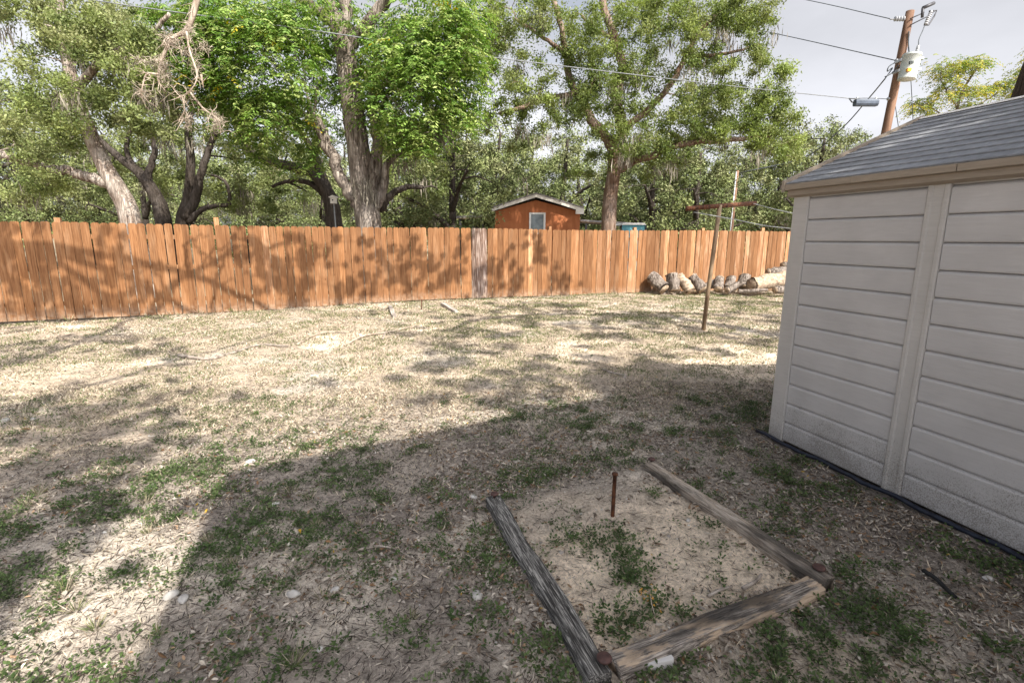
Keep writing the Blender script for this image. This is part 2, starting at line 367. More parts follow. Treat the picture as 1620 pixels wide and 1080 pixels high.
def soil(x, y):
    P = np.stack([x, y], -1)
    straw = np.array([.44, .36, .275]); brown = np.array([.16, .135, .118]); sand = np.array([.76, .63, .49]); dust = np.array([.42, .37, .31])
    n1 = fbm(P * .9, 4, 21); n2 = fbm(P * 2.3, 4, 31); n3 = fbm(P * .35, 3, 41)
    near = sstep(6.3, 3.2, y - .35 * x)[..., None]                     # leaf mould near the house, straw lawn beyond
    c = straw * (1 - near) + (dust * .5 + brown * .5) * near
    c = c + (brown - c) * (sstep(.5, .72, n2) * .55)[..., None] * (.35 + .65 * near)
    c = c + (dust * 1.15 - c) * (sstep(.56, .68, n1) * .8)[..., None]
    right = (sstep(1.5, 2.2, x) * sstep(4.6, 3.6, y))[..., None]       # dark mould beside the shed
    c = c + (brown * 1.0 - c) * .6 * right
    path = (sstep(.5, .1, np.abs((x - .55) + .5 * (y - 4.0))) * sstep(2.6, 3.4, y) * sstep(6, 5, y) * sstep(.35, .6, n2))[..., None]
    c = c + (dust * 1.2 - c) * path * .8
    lawnsand = (sstep(.6, .72, fbm(P * 1.1, 3, 51)) * sstep(5, 6.5, y) * sstep(14, 9, y))[..., None]
    c = c + (sand - c) * lawnsand * .8
    c = c * (1.12 + .22 * near)  # shaded soil near the house lightened more, fill light put into its colour
    bx = (sstep(-.12, .1, in_box(x, y) + (n2 - .5) * .25))[..., None]
    a0, b0 = BOX[3], BOX[0]; ee = (b0 - a0).to_2d().normalized(); dfar = -(x - a0.x) * ee.y + (y - a0.y) * ee.x
    bx = bx * sstep(-.1, .42, dfar + (n2 - .5) * .7)[..., None] * (1 - .35 * sstep(.55, .72, fbm(P * 4.5, 3, 77)))[..., None]
    c = c + (sand - c) * bx * .92
    fr = (sstep(.45, 0.0, np.hypot((x - 1.15), (y - 1.25)) - .25 + (n2 - .5)))[..., None]   # bare sand at the front
    c = c + (sand * .85 - c) * fr * .7
    beyond = (sstep(13.5, 17, y - .35 * x))[..., None]
    c = c + (np.array([.27, .22, .15]) - c) * beyond
    return np.clip(c, 0, .8)
gx = np.concatenate([-np.geomspace(600, 10, 40), np.linspace(-9.6, -3.6, 90)[:-1], np.linspace(-3.6, 5.2, 250), np.linspace(5.2, 11, 80)[1:], np.geomspace(11.5, 600, 40)])
gy = np.concatenate([-np.geomspace(300, 2, 20), np.linspace(-1.5, .9, 12)[:-1], np.linspace(.9, 6.5, 220)[:-1], np.linspace(6.5, 17, 170), np.geomspace(17.5, 900, 45)])
GX, GY = np.meshgrid(gx, gy); gz = H(GX, GY)
nx_, ny_ = len(gx), len(gy)
me = bpy.data.meshes.new('ground')
me.vertices.add(nx_ * ny_); me.vertices.foreach_set('co', np.stack([GX, GY, gz], -1).astype(np.float32).reshape(-1))
ii = (np.arange(ny_ - 1)[:, None] * nx_ + np.arange(nx_ - 1)[None]).reshape(-1)
q = np.stack([ii, ii + 1, ii + nx_ + 1, ii + nx_], -1).astype(np.int32)
me.loops.add(q.size); me.loops.foreach_set('vertex_index', q.reshape(-1))
me.polygons.add(len(q)); me.polygons.foreach_set('loop_start', np.arange(len(q), dtype=np.int32) * 4)
at_c = me.attributes.new('Col', 'FLOAT_COLOR', 'POINT')
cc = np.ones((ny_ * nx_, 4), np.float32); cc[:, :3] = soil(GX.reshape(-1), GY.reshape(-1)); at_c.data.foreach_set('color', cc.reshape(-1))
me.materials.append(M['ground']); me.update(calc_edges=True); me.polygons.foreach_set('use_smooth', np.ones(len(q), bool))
tag(link('ground', me), 'sandy dry lawn and bare soil of the back yard', kind='structure')

# ------------------------------------------------------------------ fence
fpx = [(-110, 516), (0, 511), (57, 510), (220, 501), (311, 497), (415, 491), (478, 488), (561, 480), (640, 476), (724, 474.5), (820, 471), (917, 466), (1000, 461.5)]
FP = [gp(*p).to_2d() for p in fpx] + [Vector((6.0, 15.9)), Vector((8.6, 16.1)), Vector((11.5, 16.4)), Vector((15.5, 16.8))]
FP = [Vector((p.x, p.y)) for p in FP]
# smooth the line a little
for _ in range(2):
    FP = [FP[0]] + [(FP[i - 1] + FP[i] * 2 + FP[i + 1]) / 4 for i in range(1, len(FP) - 1)] + [FP[-1]]
flen = [0]
for a, b_ in zip(FP, FP[1:]): flen.append(flen[-1] + (b_ - a).length)
def fence_at(s):
    for i in range(len(FP) - 1):
        if s <= flen[i + 1] or i == len(FP) - 2:
            d = (FP[i + 1] - FP[i]).normalized(); return FP[i] + d * (s - flen[i]), d
def fence_s_of_px(x):
    v = ray(x, 400); best = None
    for k in range(int(flen[-1] / .02)):
        p, d = fence_at(k * .02); e = abs(p.x / p.y - v.x / v.y)
        if best is None or e < best[0]: best = (e, k * .02)
    return best[1]
fence = empty('wooden_fence', (FP[0].x, FP[0].y, 0))
tag(fence, 'long orange-stained wooden board fence across the back of the lawn', 'fence')
def board_mesh(w, h, ear, warp, m):
    z = [0, h * .35, h * .7, h - ear]
    mb = MB(); T = .018
    left = [(-w / 2 + warp * math.sin(zz), zz) for zz in z]; right = [(w / 2 + warp * math.sin(zz + .5), zz) for zz in z]
    poly = [(p[0], p[1]) for p in right] + [(w / 2 - ear, h), (-w / 2 + ear, h)] + [(p[0], p[1]) for p in left[::-1]]
    mb.prism(poly, -T, 0, 'y')
    return mb.mesh('board', m)
bw = {}
for kind in ('fence_wood', 'fence_faded', 'fence_weathered'):
    bw[kind] = [board_mesh(.139 + random.uniform(-.004, .003), 1.83 + random.uniform(-.006, .005), random.choice([.022, .026, .03]), random.uniform(-.004, .004), M[kind]) for _ in range(7)]
s = 0.0; k = 0; s_w = fence_s_of_px(758); s_f = fence_s_of_px(940)
while s < flen[-1] - .1:
    p, d = fence_at(s)
    kind = 'fence_wood'
    if abs(s - s_w) < .16: kind = 'fence_weathered'
    elif s > s_f and random.random() < .35: kind = 'fence_faded'
    elif random.random() < .03: kind = 'fence_faded'
    o = link('board', random.choice(bw[kind]), fence)
    nrm = Vector((d.y, -d.x))                                          # towards the yard
    off = random.uniform(0, .006)
    rise = .012 * math.sin(s * .8) + .02
    o.matrix_parent_inverse = Matrix.Identity(4)
    o.location = (p.x + nrm.x * off - fence.location.x, p.y + nrm.y * off - fence.location.y, rise + random.uniform(-.004, .004))
    o.rotation_euler = (random.uniform(-.006, .006), random.uniform(-.012, .012) * .8, math.atan2(d.y, d.x) + random.uniform(-.012, .012))
    s += .1445 + random.uniform(-.003, .004) + (.006 if random.random() < .25 else 0); k += 1
def fence_piece(name, s0, s1, off0, off1, z0, z1):
    p0, d = fence_at(s0); p1, _ = fence_at(s1); d = (p1 - p0).normalized(); nb = Vector((-d.y, d.x))
    mb = MB(); v = []
    for z in (z0, z1):
        for p, o_ in ((p0, off0), (p1, off0), (p1, off1), (p0, off1)):
            v.append((p.x + nb.x * o_ - fence.location.x, p.y + nb.y * o_ - fence.location.y, z))
    mb.add(v, [(0, 3, 2, 1), (4, 5, 6, 7), (0, 1, 5, 4), (1, 2, 6, 5), (2, 3, 7, 6), (3, 0, 4, 7)])
    return mb.build(name, M['fence_faded'], fence)
posts = [fence_s_of_px(x) for x in (-60, 97, 347, 560, 735, 872, 1005, 1112, 1206)]
posts += [posts[-1] + 2.4, posts[-1] + 4.8]
tops = [1.84, 1.94, 2.0, 1.8, 1.8, 1.93, 1.93, 1.93, 1.95, 1.95, 1.9]
for s_, zt in zip(posts, tops): fence_piece('post', s_ - .045, s_ + .045, .062, .152, -.3, zt)
for i in range(len(posts) - 1):
    for z in (.28, .95, 1.55):
        nseg = max(1, int((posts[i + 1] - posts[i]) / .75))
        for q in range(nseg): fence_piece('rail', posts[i] + (posts[i + 1] - posts[i]) * q / nseg, posts[i] + (posts[i + 1] - posts[i]) * (q + 1) / nseg - .002, .026, .06, z, z + .085)

# ------------------------------------------------------------------ shed
SA = gp(1218, 690, 0); SC = gp(1620, 882, 0)
sd = (SC - SA).to_2d().normalized()                                    # along the wall, towards the camera
SL, SW, SH = 2.78, 2.42, 1.95                                          # length, width, wall height
shed = empty('storage_shed', (SA.x, SA.y, 0), math.atan2(sd.y, sd.x))  # local x along the wall, local y into the shed (left of +x)
tag(shed, 'beige plastic storage shed with grey roof and horizontal siding', 'shed')
def part(name, mb, m, parent=None): return mb.build(name, M[m], parent or shed)
mb = MB(); mb.box(.02, SL - .02, .03, SW - .03, .02, SH - .02); part('wall_core', mb, 'shed_trim')
ROWS = 12; RH = (1.893 - .02) / ROWS
def lap(x0, x1, z0, h):
    mb = MB(); prof = [(0.03, 0), (.004, 0), (-.002, .004), (-.004, .014), (-.006, h - .022), (-.003, h - .014), (.012, h - .003), (.03, h - .001)]
    mb.prism([(p[0], z0 + p[1]) for p in prof], x0, x1, 'x'); return mb
PX = [(.135, .945), (1.075, 1.875), (2.005, SL - .13)]
for (a, b_) in PX:
    for r in range(ROWS): part('siding_board', lap(a, b_, .02 + r * RH, RH), 'shed_siding')
    part('siding_board', lap(a, b_, 1.893, .075), 'shed_siding')
def post(x0, x1, groove):
    mb = MB(); g = .016
    prof = [(x0, .03), (x0 + .004, -.010), (x0 + .012, -.016)]
    if groove: prof += [(x0 + .03, -.016), (x0 + .038, -.009), (x1 - .038, -.009), (x1 - .03, -.016)]
    prof += [(x1 - .012, -.016), (x1 - .004, -.010), (x1, .03)]
    mb.prism(prof[::-1], .012, SH, 'z'); return mb
part('corner_post', post(-.012, .135, False), 'shed_trim'); part('corner_post', post(SL - .13, SL + .012, False), 'shed_trim')
part('wall_post', post(.945, 1.075, True), 'shed_trim'); part('wall_post', post(1.875, 2.005, True), 'shed_trim')
# gable ends
OV = .06; EZ = 2.0; RZ = 2.54; YM = SW / 2
for x0, x1 in ((-.01, .02), (SL - .02, SL + .01)):
    mb = MB(); mb.prism([(.0, .02), (SW, .02), (SW, EZ - .03), (YM, RZ - .06), (0, EZ - .03)], x0, x1, 'x'); part('gable_wall', mb, 'shed_siding')
mb = MB(); mb.prism([(SW - .03, .02), (SW + .012, .02), (SW + .012, SH), (SW - .03, SH)], .0, SL, 'x'); part('back_wall', mb, 'shed_siding')
# fascia and drip trim under the eave, in lapped lengths
mb = MB(); mb.prism([(-.055, EZ - .085), (-.022, EZ - .1), (-.01, EZ - .1), (-.01, EZ - .03), (-.055, EZ - .03)], -.03, SL + .07, 'x'); part('fascia', mb, 'shed_fascia')
x = -.035
for i, L in enumerate((.55, .62, .58, .6, .62)):
    x1 = min(x + L, SL + .075); j = .004 * (i % 2)
    mb = MB(); mb.prism([(-.085 - j, EZ - .045), (-.06, EZ - .05), (-.06, EZ - .012), (-.03, EZ + .004), (-.03, EZ + .012), (-.088 - j, EZ - .008)], x, x1 - .004, 'x'); part('eave_trim', mb, 'shed_fascia'); x = x1
# roof: overlapping courses on both slopes
rise = (RZ - EZ) / (YM + OV); NC = 12
for side in (0, 1):
    for c in range(NC):
        t0, t1 = c / NC, (c + 1) / NC + .012
        y0, y1 = -OV - .02 + t0 * (YM + OV + .02), -OV - .02 + t1 * (YM + OV + .02)
        z0, z1 = EZ + (y0 + OV) * rise, EZ + (y1 + OV) * rise
        pl = [(y0, z0 + .006), (y1, z1 - .001), (y1, z1 + .004), (y0, z0 + .0135)]
        if side: pl = [(SW - p[0], p[1]) for p in pl][::-1]
        mb = MB(); mb.prism(pl, -.03, SL + .075, 'x'); part('roof_course', mb, 'shed_roof')
for xx in (-.053, SL + .078):
    for side in (0, 1):
        pl = [(-OV - .035, EZ - .06), (YM, RZ - .04), (YM, RZ + .03), (-OV - .035, EZ + .022)]
        if side: pl = [(SW - p[0], p[1]) for p in pl][::-1]
        mb = MB(); mb.prism(pl, xx, xx + .02, 'x'); part('rake_trim', mb, 'shed_fascia')
mb = MB(); mb.prism([(YM - .05, RZ - .005), (YM + .05, RZ - .005), (YM + .02, RZ + .014), (YM - .02, RZ + .014)], -.05, SL + .09, 'x'); part('ridge_cap', mb, 'hut_trim')
# black edging along the foot of the wall
mb = MB(); pts = []
for i in range(40):
    xx = -.10 + i * (SL + .1) / 39; pts.append((xx, -.045 + .01 * math.sin(i * .9) - (.012 if i % 9 == 4 else 0), .018 + .004 * math.sin(i * 1.7)))
mb.tube(pts, .015, 8); o = mb.build('edging_strip', M['black_plastic']); o.matrix_world = Matrix.Translation((SA.x, SA.y, 0)) @ Matrix.Rotation(math.atan2(sd.y, sd.x), 4, 'Z')
tag(o, 'black plastic edging strip along the foot of the beige shed', 'edging')

# ------------------------------------------------------------------ house behind the photographer (throws the big shadow)
e1 = Vector((.856, .517)); e2 = Vector((.517, -.856)); HH = 6.8
P0 = gp(360, 750).to_2d() + Vector((SUN_H.x, SUN_H.y)) * K * HH
house = empty('house', (P0.x, P0.y, 0), math.atan2(e1.y, e1.x))
tag(house, 'pale house behind the photographer whose eave shades the near lawn', 'house')
HL, HD, HP = 6.6, 3.9, .1                                              # low-pitched roof, side edge set so that its shadow runs to the lower left
g0, g1 = gp(360, 750).to_2d(), gp(198, 1080).to_2d(); sh_dir = (g1 - g0).normalized(); sh_h = Vector((SUN_H.x, SUN_H.y)) * K
rk = sh_dir + sh_h * HP
def hp(u, w, z): q = e1 * u + rk * w; return (q.x, q.y, z)
def slab(name, u0, u1, w0, w1, zb0, zb1, zt0, zt1, m):
    mb = MB(); v = [hp(u0, w0, zb0), hp(u1, w0, zb0), hp(u1, w1, zb1), hp(u0, w1, zb1), hp(u0, w0, zt0), hp(u1, w0, zt0), hp(u1, w1, zt1), hp(u0, w1, zt1)]
    mb.add(v, [(0, 1, 2, 3), (7, 6, 5, 4), (4, 5, 1, 0), (5, 6, 2, 1), (6, 7, 3, 2), (7, 4, 0, 3)]); mb.build(name, M[m], house)
house.rotation_euler = (0, 0, 0)
slab('roof', 0, HL, 0, HD, HH - .12, HH - .12 + HP * HD, HH, HH + HP * HD, 'house_roof')
slab('wall', .7, HL - .5, .7, HD - .4, 0, 0, HH - .07, HH - .07 + HP * (HD - 1.1), 'house_wall')
slab('fascia', -.03, HL, -.03, -.002, HH - .22, HH - .22, HH - .01, HH - .01, 'house_wall')

# ------------------------------------------------------------------ trees
OAK = np.array([[.085, .115, .035], [.15, .185, .06], [.225, .265, .09], [.195, .21, .095]]) * 1.08
FOREST = np.array([[.11, .145, .05], [.18, .22, .08], [.25, .285, .11], [.25, .26, .13]]) * .98
GREEN = np.array([[.075, .14, .026], [.12, .20, .04], [.175, .26, .06], [.25, .305, .10]]) * 1.18
LOCUST = np.array([[.10, .15, .035], [.17, .2, .05], [.3, .26, .045], [.22, .24, .05]]) * 1.25
MOSS = np.array([[.2, .18, .145], [.26, .235, .19], [.15, .135, .105]])
def pick(pal, n, jit=.15):
    c = pal[rng.integers(0, len(pal), n)] * (1 + rng.normal(0, jit, (n, 1))); return np.clip(c, .01, .9)
def unit(v): return v / (np.linalg.norm(v, axis=-1, keepdims=True) + 1e-9)
def rhombs(c, u, nrm, L, W, curl=0.0):
    w = unit(np.cross(nrm, u)); L = np.broadcast_to(L, (len(c),))[:, None]; W = np.broadcast_to(W, (len(c),))[:, None]
    n2 = np.cross(u, w)
    return np.stack([c - u * L / 2, c + w * W / 2 + n2 * W * curl, c + u * L / 2, c - w * W / 2 + n2 * W * curl], 1)
def leaf_cloud(cent, rad, n, L=(.05, .1), pal=OAK, asp=.5, flat=.75):
    """n small leaves round each clump centre, as little rhombs"""
    cent = np.repeat(np.asarray(cent, float), n, 0); rad = np.repeat(np.asarray(rad, float), n)
    N = len(cent); d = unit(rng.normal(size=(N, 3))) * (rng.random((N, 1)) ** .55)
    d[:, 2] *= flat
    c = cent + d * rad[:, None] * .86 * (1 + .3 * rng.normal(size=(N, 1)))
    u = unit(rng.normal(size=(N, 3)) + np.array([0, 0, -.2])); nr = unit(rng.normal(size=(N, 3)) + np.array([0, 0, .9]))
    nr = unit(nr - u * (nr * u).sum(-1, keepdims=True))
    ln = rng.uniform(*L, N); return rhombs(c, u, nr, ln, ln * asp, .15), c
def compound_cloud(cent, rad, n, pal, nl=5, Lr=(.28, .46), leaf=.115):
    """drooping pinnate leaves: a curved rachis with pairs of leaflets"""
    c0 = np.repeat(np.asarray(cent, float), n, 0); rad = np.repeat(np.asarray(rad, float), n); N = len(c0)
    d = unit(rng.normal(size=(N, 3)) * np.array([1, 1, .6])); o = c0 + d * (rad * rng.random(N) ** .6)[:, None]
    h = unit(np.stack([d[:, 0] + rng.normal(0, .5, N), d[:, 1] + rng.normal(0, .5, N), np.zeros(N)], -1))
    L = rng.uniform(*Lr, N); droop = rng.uniform(.5, 1.3, N); col = pick(pal, N, .12); V = []; C = []
    side = np.stack([-h[:, 1], h[:, 0], np.zeros(N)], -1)
    for k in range(1, nl + 1):
        t = k / nl; p = o + h * (L * t)[:, None]; p[:, 2] += .08 * t - droop * L * t * t * .8
        for sgn in (-1, 1):
            u = unit(side * sgn * .8 + h * .5 + np.array([0, 0, -.55]) + rng.normal(0, .18, (N, 3)))
            nr = unit(np.array([0, 0, 1.0]) + h * .4 + rng.normal(0, .3, (N, 3)))
            ll = leaf * rng.uniform(.8, 1.2, N)
            V.append(rhombs(p + u * (ll / 2)[:, None], u, nr, ll, ll * .38)); C.append(col * (1 + rng.normal(0, .07, (N, 1))))
    return np.concatenate(V), np.clip(np.concatenate(C), .01, .9), o
def moss_cloud(cent, n, Lr=(.25, .7), spread=.16):
    c = np.repeat(np.asarray(cent, float), n, 0); N = len(c)
    c = c + rng.normal(size=(N, 3)) * np.array([spread, spread, .1]); L = rng.uniform(*Lr, N)
    a = rng.uniform(0, 6.28, N); w = np.stack([np.cos(a), np.sin(a), np.zeros(N)], -1) * rng.uniform(.008, .022, N)[:, None]
    sway = rng.normal(0, .06, (N, 3)); sway[:, 2] = 0
    tip = c + sway + np.array([0, 0, -1.0]) * L[:, None]; midp = (c + tip) / 2 + rng.normal(0, .025, (N, 3))
    return np.stack([c, midp + w, tip, midp - w], 1)
def px_clumps(specs, seed=None):
    """specs: (cx, cy, rx, ry, depth, spread, count, clump radius) in photo pixels and metres"""
    P, Rr = [], []
    for cx, cy, rx, ry, Y, dY, n, r in specs:
        for _ in range(n):
            a = rng.uniform(0, 6.283); q = math.sqrt(rng.random())
            P.append(tuple(at(cx + rx * q * math.cos(a), cy + ry * q * math.sin(a), Y + rng.uniform(-dY, dY)))); Rr.append(r * rng.uniform(.7, 1.25))
    return np.array(P), np.array(Rr)
def grow(limbs, clumps, twigr=.012, seed=0, connect=True, per=6, rough=.12, wav=0):
    """tapered limbs plus a branch from the nearest limb to every leaf clump"""
    tb, bb = MB(), MB(); nodes = []; nr = []
    for i, (pts, r0, r1) in enumerate(limbs):
        sp = smooth_path(pts, per); n = len(sp)
        if i: sp = [p + Vector(rng.normal(0, wav or r1 * .25, 3)) * (0 if j == 0 else 1) for j, p in enumerate(sp)]
        rr = [r0 + (r1 - r0) * (j / (n - 1)) ** .8 for j in range(n)]
        tb.tube(sp, rr, 12 if r0 > .12 else 8, rough, seed + i)
        nodes += [tuple(p) for p in sp[n // 4:]]; nr += rr[n // 4:]
    if connect and len(clumps):
        A = np.array(nodes); Ar = np.array(nr); C = np.asarray(clumps); todo = list(range(len(C)))
        dist = np.min(np.linalg.norm(C[:, None] - A[None], axis=-1), axis=1)
        for ci in np.argsort(dist):
            c = C[ci]; dd = np.linalg.norm(A - c, axis=1) + .25 * np.maximum(0, A[:, 2] - c[2]); j = int(np.argmin(dd)); a = A[j]
            L = float(np.linalg.norm(c - a))
            if L < .05: continue
            n = 5; pts = []
            bend = rng.normal(0, .12 * L, 3); bend[2] = abs(bend[2]) * .5
            for q in range(n + 1):
                tt = q / n; pts.append(a + (c - a) * tt + bend * math.sin(math.pi * tt))
            r0 = min(Ar[j] * .8, twigr + .016 * L); r1 = max(.006, r0 * .45)
            rr = np.linspace(r0, r1, n + 1); bb.tube(pts, rr, 5, 0, 0, False)
            A = np.concatenate([A, np.array(pts[1:])]); Ar = np.concatenate([Ar, rr[1:]])
    return tb, bb
def tree(name, label, limbs, P, Rr, V, C, barkm, twigr=.012, seed=0, mossV=None, group=None, wav=0):
    tb, bb = grow(limbs, P, twigr, seed, wav=wav)
    b0 = Vector(limbs[0][0][0]); root = empty(name, (b0.x, b0.y, 0)); tag(root, label, 'tree', group)
    inv = Matrix.Translation((-b0.x, -b0.y, 0))
    parts = [tb.build('trunk', M[barkm], root)]
    if bb.n: parts.append(tag(bb.build('branches', M[barkm], root), kind='stuff'))
    parts.append(link('crown', quad_mesh('crown', V, C, M['leaf']), root))
    if mossV is not None: parts.append(tag(link('hanging_moss', quad_mesh('hanging_moss', mossV, pick(MOSS, len(mossV)), M['moss']), root), kind='stuff'))
    for p in parts: p.data.transform(inv)
    return root
def clumpcol(pal, nclump, n):
    """a tint for each clump and a smaller one for each leaf"""
    base = np.repeat(pick(pal, nclump, .2), n, 0); c = base * .65 + pick(pal, nclump * n, .15) * .35
    return np.clip(c * (1 + rng.normal(0, .1, (len(c), 1))), .01, .9)

# far tall leaning tree at the left
Y = 13.2
lim = [([at(212, 372, Y) - Vector((-.1, 0, 1.75)), at(206, 345, Y), at(186, 300, Y), at(165, 262, Y), at(140, 205, Y), at(118, 140, Y), at(100, 60, Y), at(95, -30, Y)], .28, .09),
       ([at(176, 292, Y), at(150, 284, Y), at(110, 272, Y), at(70, 265, Y - .2), at(20, 248, Y - .5), at(-30, 240, Y - .7)], .15, .08),
       ([at(128, 175, Y), at(95, 150, Y + .5), at(60, 165, Y + .8), at(30, 180, Y + 1)], .1, .03),
       ([at(120, 140, Y), at(170, 90, Y - .4), at(230, 60, Y - .6), at(270, 20, Y - .8)], .11, .04)]
P, Rr = px_clumps([(150, 110, 120, 85, Y, 1.6, 90, .42), (60, 205, 60, 50, Y, 1.2, 24, .4), (240, 60, 90, 60, Y + 1.3, 1.2, 34, .4), (50, 290, 60, 30, Y + .3, .8, 14, .35), (120, 20, 70, 45, Y, 1.5, 24, .42), (250, 170, 60, 50, Y + 1, 1, 16, .38), (10, 15, 30, 25, Y, 1, 6, .35)])
n = 350; V, _ = leaf_cloud(P, Rr, n, (.04, .105)); C = clumpcol(np.concatenate([OAK, FOREST]) * 1.15, len(P), n)
mv = moss_cloud(P[rng.integers(0, len(P), 12)] - np.array([0, 0, .25]), 50, (.2, .5))
t_left = tree('live_oak_tree', 'leaning oak with pale split trunk rising behind the left of the fence', lim, P, Rr, V, C, 'bark_pale', seed=3, mossV=mv)

# dark oaks behind it
Y = 18.5
lim = [([at(262, 372, Y) - Vector((0, 0, 1.8)), at(258, 350, Y), at(247, 312, Y), at(222, 275, Y), at(190, 250, Y), at(150, 215, Y)], .33, .09),
       ([at(247, 312, Y), at(235, 280, Y), at(245, 240, Y), at(235, 200, Y)], .18, .06), ([at(222, 275, Y), at(200, 240, Y), at(210, 190, Y)], .12, .05)]
P, Rr = px_clumps([(190, 190, 110, 60, Y + 1, 2, 40, .5), (240, 270, 80, 40, Y + 2, 1.5, 12, .5), (120, 260, 90, 60, Y + 2, 2, 30, .5)])
n = 190; V, _ = leaf_cloud(P, Rr, n, (.08, .13)); C = clumpcol(OAK, len(P), n)
tree('live_oak_tree', 'dark forked oak trunk just right of the pale leaning tree', lim, P, Rr, V, C, 'bark_dark', .02, 5, moss_cloud(P[::9] - np.array([0, 0, .3]), 40, (.3, .6)))
lim = [([at(286, 374, Y) - Vector((0, 0, 1.8)), at(288, 355, Y), at(298, 315, Y), at(302, 260, Y), at(298, 200, Y), at(310, 150, Y)], .26, .08),
       ([at(292, 345, Y), at(310, 310, Y), at(322, 260, Y), at(338, 215, Y), at(350, 170, Y)], .2, .06),
       ([at(298, 352, Y), at(318, 332, Y), at(345, 325, Y), at(362, 322, Y), at(358, 290, Y), at(335, 276, Y)], .12, .04)]
P, Rr = px_clumps([(320, 170, 80, 60, Y + 1, 2, 40, .5), (370, 270, 60, 60, Y + 2, 2, 22, .5), (290, 290, 40, 30, Y + 3, 1, 8, .45)])
n = 190; V, _ = leaf_cloud(P, Rr, n, (.08, .13)); C = clumpcol(OAK, len(P), n)
tree('live_oak_tree', 'dark oak with two upright stems left of the tall green tree', lim, P, Rr, V, C, 'bark_dark', .02, 7, moss_cloud(P[::9] - np.array([0, 0, .3]), 40, (.3, .6)))
# arching oak left behind the big green tree
Y = 18.0
lim = [([at(532, 374, Y) - Vector((0, 0, 1.8)), at(528, 345, Y), at(518, 305, Y), at(495, 275, Y), at(455, 262, Y), at(410, 250, Y), at(380, 215, Y)], .34, .08),
       ([at(525, 330, Y), at(505, 300, Y), at(470, 285, Y), at(430, 295, Y)], .15, .05), ([at(518, 305, Y), at(500, 250, Y), at(470, 200, Y)], .2, .08),
       ([at(600, 330, Y), at(618, 310, Y), at(640, 297, Y), at(668, 296, Y)], .16, .07)]
P, Rr = px_clumps([(430, 210, 90, 50, Y + 1, 2, 26, .5), (430, 310, 60, 25, Y + 2, 1, 16, .45), (650, 270, 60, 50, Y + 2, 1.5, 18, .5)])
n = 190; V, _ = leaf_cloud(P, Rr, n, (.08, .13)); C = clumpcol(OAK, len(P), n)
tree('live_oak_tree', 'dark arching oak behind the left side of the tall green tree', lim, P, Rr, V, C, 'bark_dark', .02, 9, moss_cloud(P[::9] - np.array([0, 0, .3]), 40, (.3, .6)))

# the tall bright green tree in the middle
Y = 14.4
lim = [([at(588, 380, Y) - Vector((0, 0, 1.75)), at(584, 358, Y), at(576, 318, Y), at(570, 262, Y), at(562, 200, Y), at(554, 140, Y), at(546, 82, Y), at(540, 50, Y)], .37, .25),
       ([at(541, 62, Y), at(528, 38, Y), at(500, 18, Y), at(468, -8, Y), at(420, -50, Y - .2)], .15, .1),
       ([at(541, 60, Y), at(528, 20, Y), at(512, -15, Y), at(500, -60, Y)], .17, .12),
       ([at(540, 58, Y), at(548, 15, Y), at(545, -40, Y)], .17, .12),
       ([at(545, 75, Y), at(572, 48, Y), at(598, 20, Y), at(630, -20, Y - .3), at(660, -60, Y - .5)], .19, .12),
       ([at(580, 345, Y), at(556, 308, Y - .1), at(534, 268, Y - .2), at(514, 220, Y - .3), at(496, 188, Y - .3)], .17, .14),
       ([at(582, 330, Y), at(594, 270, Y + .1), at(596, 210, Y + .1), at(590, 165, Y + .1)], .2, .13),
       ([at(590, 330, Y), at(606, 300, Y), at(612, 262, Y), at(640, 235, Y)], .18, .06)]
for bx, by, tips in ((496, 190, [(440, 130), (470, 110), (400, 160), (510, 120), (420, 90)]), (588, 160, [(620, 90), (600, 70), (650, 110), (680, 150), (570, 110), (700, 80), (640, 180)])):
    for tx, ty in tips:
        a0 = at(bx, by, Y - .2); a1 = at(tx, ty, Y - .2 + random.uniform(-1, .6)); mid_ = (a0 + a1) / 2 + Vector((0, 0, .25)); lim.append(([a0, mid_, a1], .045, .015))
P, Rr = px_clumps([(400, 110, 95, 75, Y - .6, 1.2, 75, .36), (640, 130, 75, 75, Y - .6, 1.2, 70, .36), (340, 60, 50, 60, Y - .6, 1, 22, .34), (690, 80, 55, 70, Y - .7, 1.1, 40, .36), (500, 40, 120, 50, Y + .4, .9, 34, .36), (420, 180, 80, 40, Y - .5, .9, 30, .34), (660, 205, 55, 35, Y - .6, .8, 22, .32), (690, 20, 60, 40, Y - .5, 1, 22, .36), (400, 20, 110, 40, Y - .5, 1, 40, .36), (320, 130, 40, 50, Y - .4, .8, 12, .32), (520, 150, 45, 80, Y + .9, .4, 26, .36), (730, 60, 35, 70, Y - .5, 1, 26, .36), (720, 150, 35, 50, Y - .5, .8, 20, .34), (600, 110, 40, 80, Y + .9, .4, 24, .36), (300, 30, 45, 40, Y - .5, .8, 14, .34), (450, 240, 60, 30, Y + .4, .5, 12, .32)])
n = 19; V, C, _ = compound_cloud(P, Rr * 1.1, n, GREEN)
yl = rng.random(len(C)) < .02
yc = rng.integers(0, len(P), 26); V2, C2, _ = compound_cloud(P[yc] - np.array([0, .2, .1]), Rr[yc] * .5, 2, np.array([[.5, .38, .03], [.42, .36, .04]]))
V = np.concatenate([V, V2]); C = np.concatenate([C, C2])
mv = moss_cloud([tuple(at(x, y, Y - .3)) for x, y in ((700, 215), (640, 250), (655, 215), (575, 285), (580, 300), (620, 40), (690, 200))], 60, (.2, .5), .15)
t_mid = tree('feathery_tree', 'tall tree with thick grey trunk and bright green feathery leaves', lim, P, Rr, V, C, 'bark_grey', seed=11, mossV=mv)
